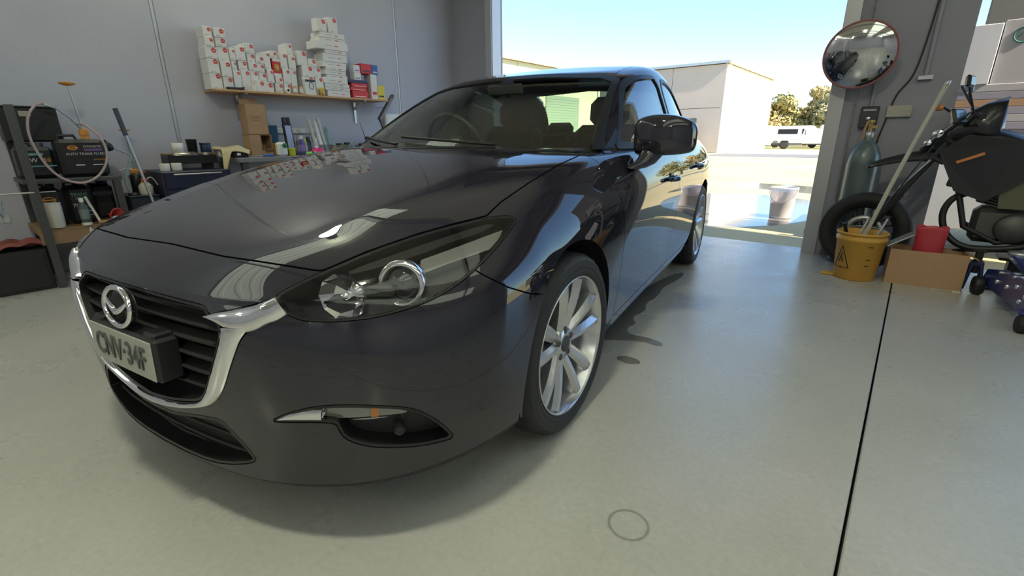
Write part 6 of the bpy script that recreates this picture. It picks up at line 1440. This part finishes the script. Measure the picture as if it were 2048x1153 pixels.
# handlebar, grips, mirrors, levers
hb = MB().tube(spline([(.50, -.40, 1.13), (.47, -.25, 1.15), (.43, -.12, 1.09), (.43, .12, 1.09), (.47, .25, 1.15), (.50, .40, 1.13)]), .012, 10).build('handlebar', M_FRM, bk)
for s in (-1, 1):
    MB().tube([(.475, s*.29, 1.145), (.50, s*.41, 1.13)], .018, 10).build('grip', M_RUB, hb); MB().tube([(.44, s*.26, 1.15), (.43, s*.38, 1.13)], .005, 6).build('lever', M_STEEL, hb)
    MB().tube([(.46, s*.22, 1.15), (.42, s*.27, 1.26), (.40, s*.30, 1.32)], .006, 6).build('mirror_stem', M_FRM, hb); MB().box((.40, s*.32, 1.345), (.03, .13, .07), rot=(0, -.1, s*.2), bev=.012).build('bar_mirror', M_BK, hb)
    MB().box((.39, s*.36, 1.135), (.03, .16, .10), rot=(0, -.3, s*.35), bev=.014).build('hand_guard', M_BK, hb)
MB().lathe([(.016, 0), (.020, .01), (.018, .04), (0, .045)], n=12, rot=(0, -PI/2, 0)).build('indicator_lamp', M_AMB, bk, (.30, -.17, 1.20)); MB().tube([(.30, -.17, 1.20), (.36, -.10, 1.16)], .007, 6).build('indicator_stem', M_BLACK, bk)
# tank, shrouds, seat, tail
tk = MB(); rows = []
for (x, w, z, h) in ((.44, .07, 1.02, .16), (.52, .125, 1.04, .22), (.62, .145, 1.02, .24), (.74, .13, .98, .21), (.86, .10, .92, .14), (.95, .085, .89, .09)):
    rows.append([(x, w*math.cos(a), z-h*.35+h*.55*math.sin(a)) for a in np.linspace(0, 2*PI, 15)[:-1]])
vs = [v for r in rows for v in r]; fs = [(i*14+k, i*14+(k+1) % 14, (i+1)*14+(k+1) % 14, (i+1)*14+k) for i in range(5) for k in range(14)]+[tuple(range(13, -1, -1)), tuple(range(70, 84))]
tk.add(vs, fs, True).build('fuel_tank', M_BK, bk)
for s in (-1, 1):
    sh = MB().add([(.33, s*.13, .92), (.46, s*.165, 1.03), (.74, s*.17, .98), (.80, s*.165, .76), (.62, s*.165, .60), (.46, s*.155, .66)], [(0, 1, 2, 3, 4, 5) if s > 0 else (5, 4, 3, 2, 1, 0)]).build('side_shroud', M_BK, bk); md = sh.modifiers.new('t', 'SOLIDIFY'); md.thickness = .008
    MB().box((.50, s*.178, .88), (.14, .006, .018), rot=(0, -.45, 0)).build('shroud_stripe', M_AMB, sh)
    sp2 = MB().add([(.66, s*.125, .82), (.90, s*.125, .82), (.86, s*.13, .56), (.70, s*.13, .56)], [(0, 1, 2, 3) if s < 0 else (3, 2, 1, 0)]).build('side_panel', M_OLV, bk); md = sp2.modifiers.new('t', 'SOLIDIFY'); md.thickness = .01
MB().box((1.18, 0, .935), (.62, .22, .10), rot=(0, -.04, 0), bev=.035).build('seat', M_RUB, bk)
MB().box((1.60, 0, .93), (.34, .17, .06), rot=(0, -.18, 0), bev=.02).build('tail', M_BK, bk); MB().box((1.775, 0, .955), (.02, .09, .05), bev=.008).build('tail_lamp', mat('bike_red_lens', (.45, .02, .02), .3), bk)
fr2 = MB()
for s in (-1, 1):
    fr2.tube([(HX+.02, 0, .93), (.48, s*.10, .68), (.56, s*.11, .42), (.74, s*.11, .33), (.96, s*.10, .38), (1.0, s*.10, .62), (.92, s*.10, .84), (HX+.05, s*.04, .98)], .017, 8)
    fr2.tube([(1.0, s*.10, .55), (1.42, s*.105, .305)], .022, 8); fr2.tube([(.98, s*.10, .70), (1.55, s*.08, .90)], .012, 8)
fr2.build('frame', M_FRM, bk)
en = MB().box((.76, 0, .44), (.34, .20, .24), bev=.035).lathe([(0, -.14), (.085, -.14), (.095, -.12), (.095, .12), (.085, .14), (0, .14)], c=(.80, 0, .43), n=22, rot=(PI/2, 0, 0)).build('engine', M_ENG, bk)
for k in range(6): MB().box((.66-.012*k, 0, .575+.022*k), (.15, .16, .012), rot=(0, .3, 0), bev=.003).build('cooling_fin', M_ENG, en)
MB().box((.46, -.06, .80), (.05, .10, .24), rot=(0, .2, 0), bev=.008).box((.46, .06, .80), (.05, .10, .24), rot=(0, .2, 0), bev=.008).build('radiator', M_FRM, bk)
ex = MB().tube(spline([(.58, -.06, .66), (.47, -.07, .60), (.44, -.08, .48), (.50, -.10, .34), (.64, -.13, .28), (.90, -.14, .34), (1.10, -.15, .52)]), .021, 10).build('exhaust_pipe', M_FRM, bk); MB().tube([(1.10, -.155, .52), (1.55, -.175, .76)], [.045, .055], 14).build('muffler', M_ENG, ex)
MB().box((.62, 0, .255), (.42, .18, .02), rot=(0, -.12, 0), bev=.006).build('bash_plate', M_FRM, bk)
for s in (-1, 1): MB().box((.92, s*.19, .36), (.06, .11, .02), bev=.004).build('footpeg', M_STEEL, bk)
MB().tube(spline([(.30, -.12, .96), (.22, -.14, .78), (.10, -.11, .50), (.02, -.09, .38)]), .005, 6).build('brake_hose', M_BLACK, bk)
# workshop stand under the engine
wsd = tag(empty('bike_stand', (2.20, 4.40, 0)), 'black bike stand under the motorbike engine', 'stand')
MB().box((0, 0, .215), (.24, .20, .02), bev=.004).build('stand_top', M_FRM, wsd); MB().box((0, 0, .11), (.12, .12, .20), bev=.006).build('stand_column', M_FRM, wsd); MB().box((0, 0, .008), (.30, .26, .016), bev=.003).build('stand_base', M_FRM, wsd)
# trolley jack
M_BLUE = mat('blue_jack_paint', (.018, .028, .17), .32, coat=.5)
tj = tag(empty('trolley_jack', (2.20, 3.72, 0), math.radians(8)), 'blue trolley jack on the floor at the right edge', 'jack')
for s in (-1, 1):
    P = [(-.30, .075), (.34, .055), (.40, .085), (.36, .14), (.10, .19), (-.16, .20), (-.30, .165), (-.33, .12)]
    me_ = MB(); n = len(P); x0 = s*.095
    vs = [(x0-.006, y, z) for y, z in P]+[(x0+.006, y, z) for y, z in P]; me_.add(vs, [tuple(range(n-1, -1, -1)), tuple(range(n, 2*n))]+[(i, (i+1) % n, (i+1) % n+n, i+n) for i in range(n)]).build('side_plate', M_BLUE, tj)
    for y, z in ((-.25, .145), (-.20, .11), (-.12, .16), (.0, .13), (.15, .12)): MB().lathe([(.011, 0), (.011, .008), (.006, .011), (0, .011)], n=10, rot=(0, s*PI/2, 0)).build('bolt', M_CHROME, tj, (s*.101, y, z))
    MB().lathe([(0, -.02), (.034, -.02), (.040, -.012), (.040, .012), (.034, .02), (0, .02)], n=18, rot=(0, PI/2, 0)).build('castor_wheel', M_RUB, tj, (s*.105, -.32, .0405))
    MB().box((s*.105, -.30, .088), (.05, .06, .015), bev=.003).build('castor_fork', M_BLUE, tj)
    MB().lathe([(0, -.022), (.046, -.022), (.050, -.014), (.050, .014), (.046, .022), (0, .022)], n=20, rot=(0, PI/2, 0)).build('front_wheel', M_FRM, tj, (s*.125, .34, .0505))
MB().box((0, -.22, .125), (.18, .14, .07), bev=.006).build('rear_bridge', M_BLUE, tj); MB().box((0, .05, .135), (.11, .30, .07), bev=.01).build('hydraulic_unit', M_FRM, tj); MB().box((0, .16, .20), (.08, .36, .035), rot=(.12, 0, 0), bev=.008).build('lift_arm', M_BLUE, tj)
MB().lathe([(.045, 0), (.05, .006), (.05, .02), (.03, .025), (0, .02)], n=18).build('saddle', M_STEEL, tj, (0, .34, .225))
tj.scale = (1.22, 1.15, 1.25)
MB().tube([(0, -.20, .16), (0, -.26, .24)], .028, 12).build('handle_socket', M_BLUE, tj); MB().tube([(-.11, -.06, .19), (.11, -.06, .19)], .009, 10).build('cross_pin', M_STEEL, tj); MB().tube([(-.12, .10, .175), (.12, .10, .175)], .007, 10).build('cross_pin', M_STEEL, tj)
# second smaller blue jack stand behind it
js_ = tag(empty('axle_stand', (1.972, 4.21, 0)), 'dark blue axle stand between the carton and the trolley jack', 'axle stand')
for a in range(4):
    t_ = PI/4+a*PI/2; MB().tube([(.065*math.cos(t_), .065*math.sin(t_), .008), (.03*math.cos(t_), .03*math.sin(t_), .20)], .012, 8).build('stand_leg', mat('navy_stand', (.02, .03, .09), .4), js_)
MB().tube([(0, 0, .12), (0, 0, .27)], .022, 12).build('stand_post', M_FRM, js_); MB().box((0, 0, .275), (.07, .045, .02), bev=.004).build('stand_saddle', M_FRM, js_); MB().box((0, 0, .185), (.07, .07, .03), bev=.004).build('stand_collar', js_.children[0].data.materials[0], js_)
# print finished
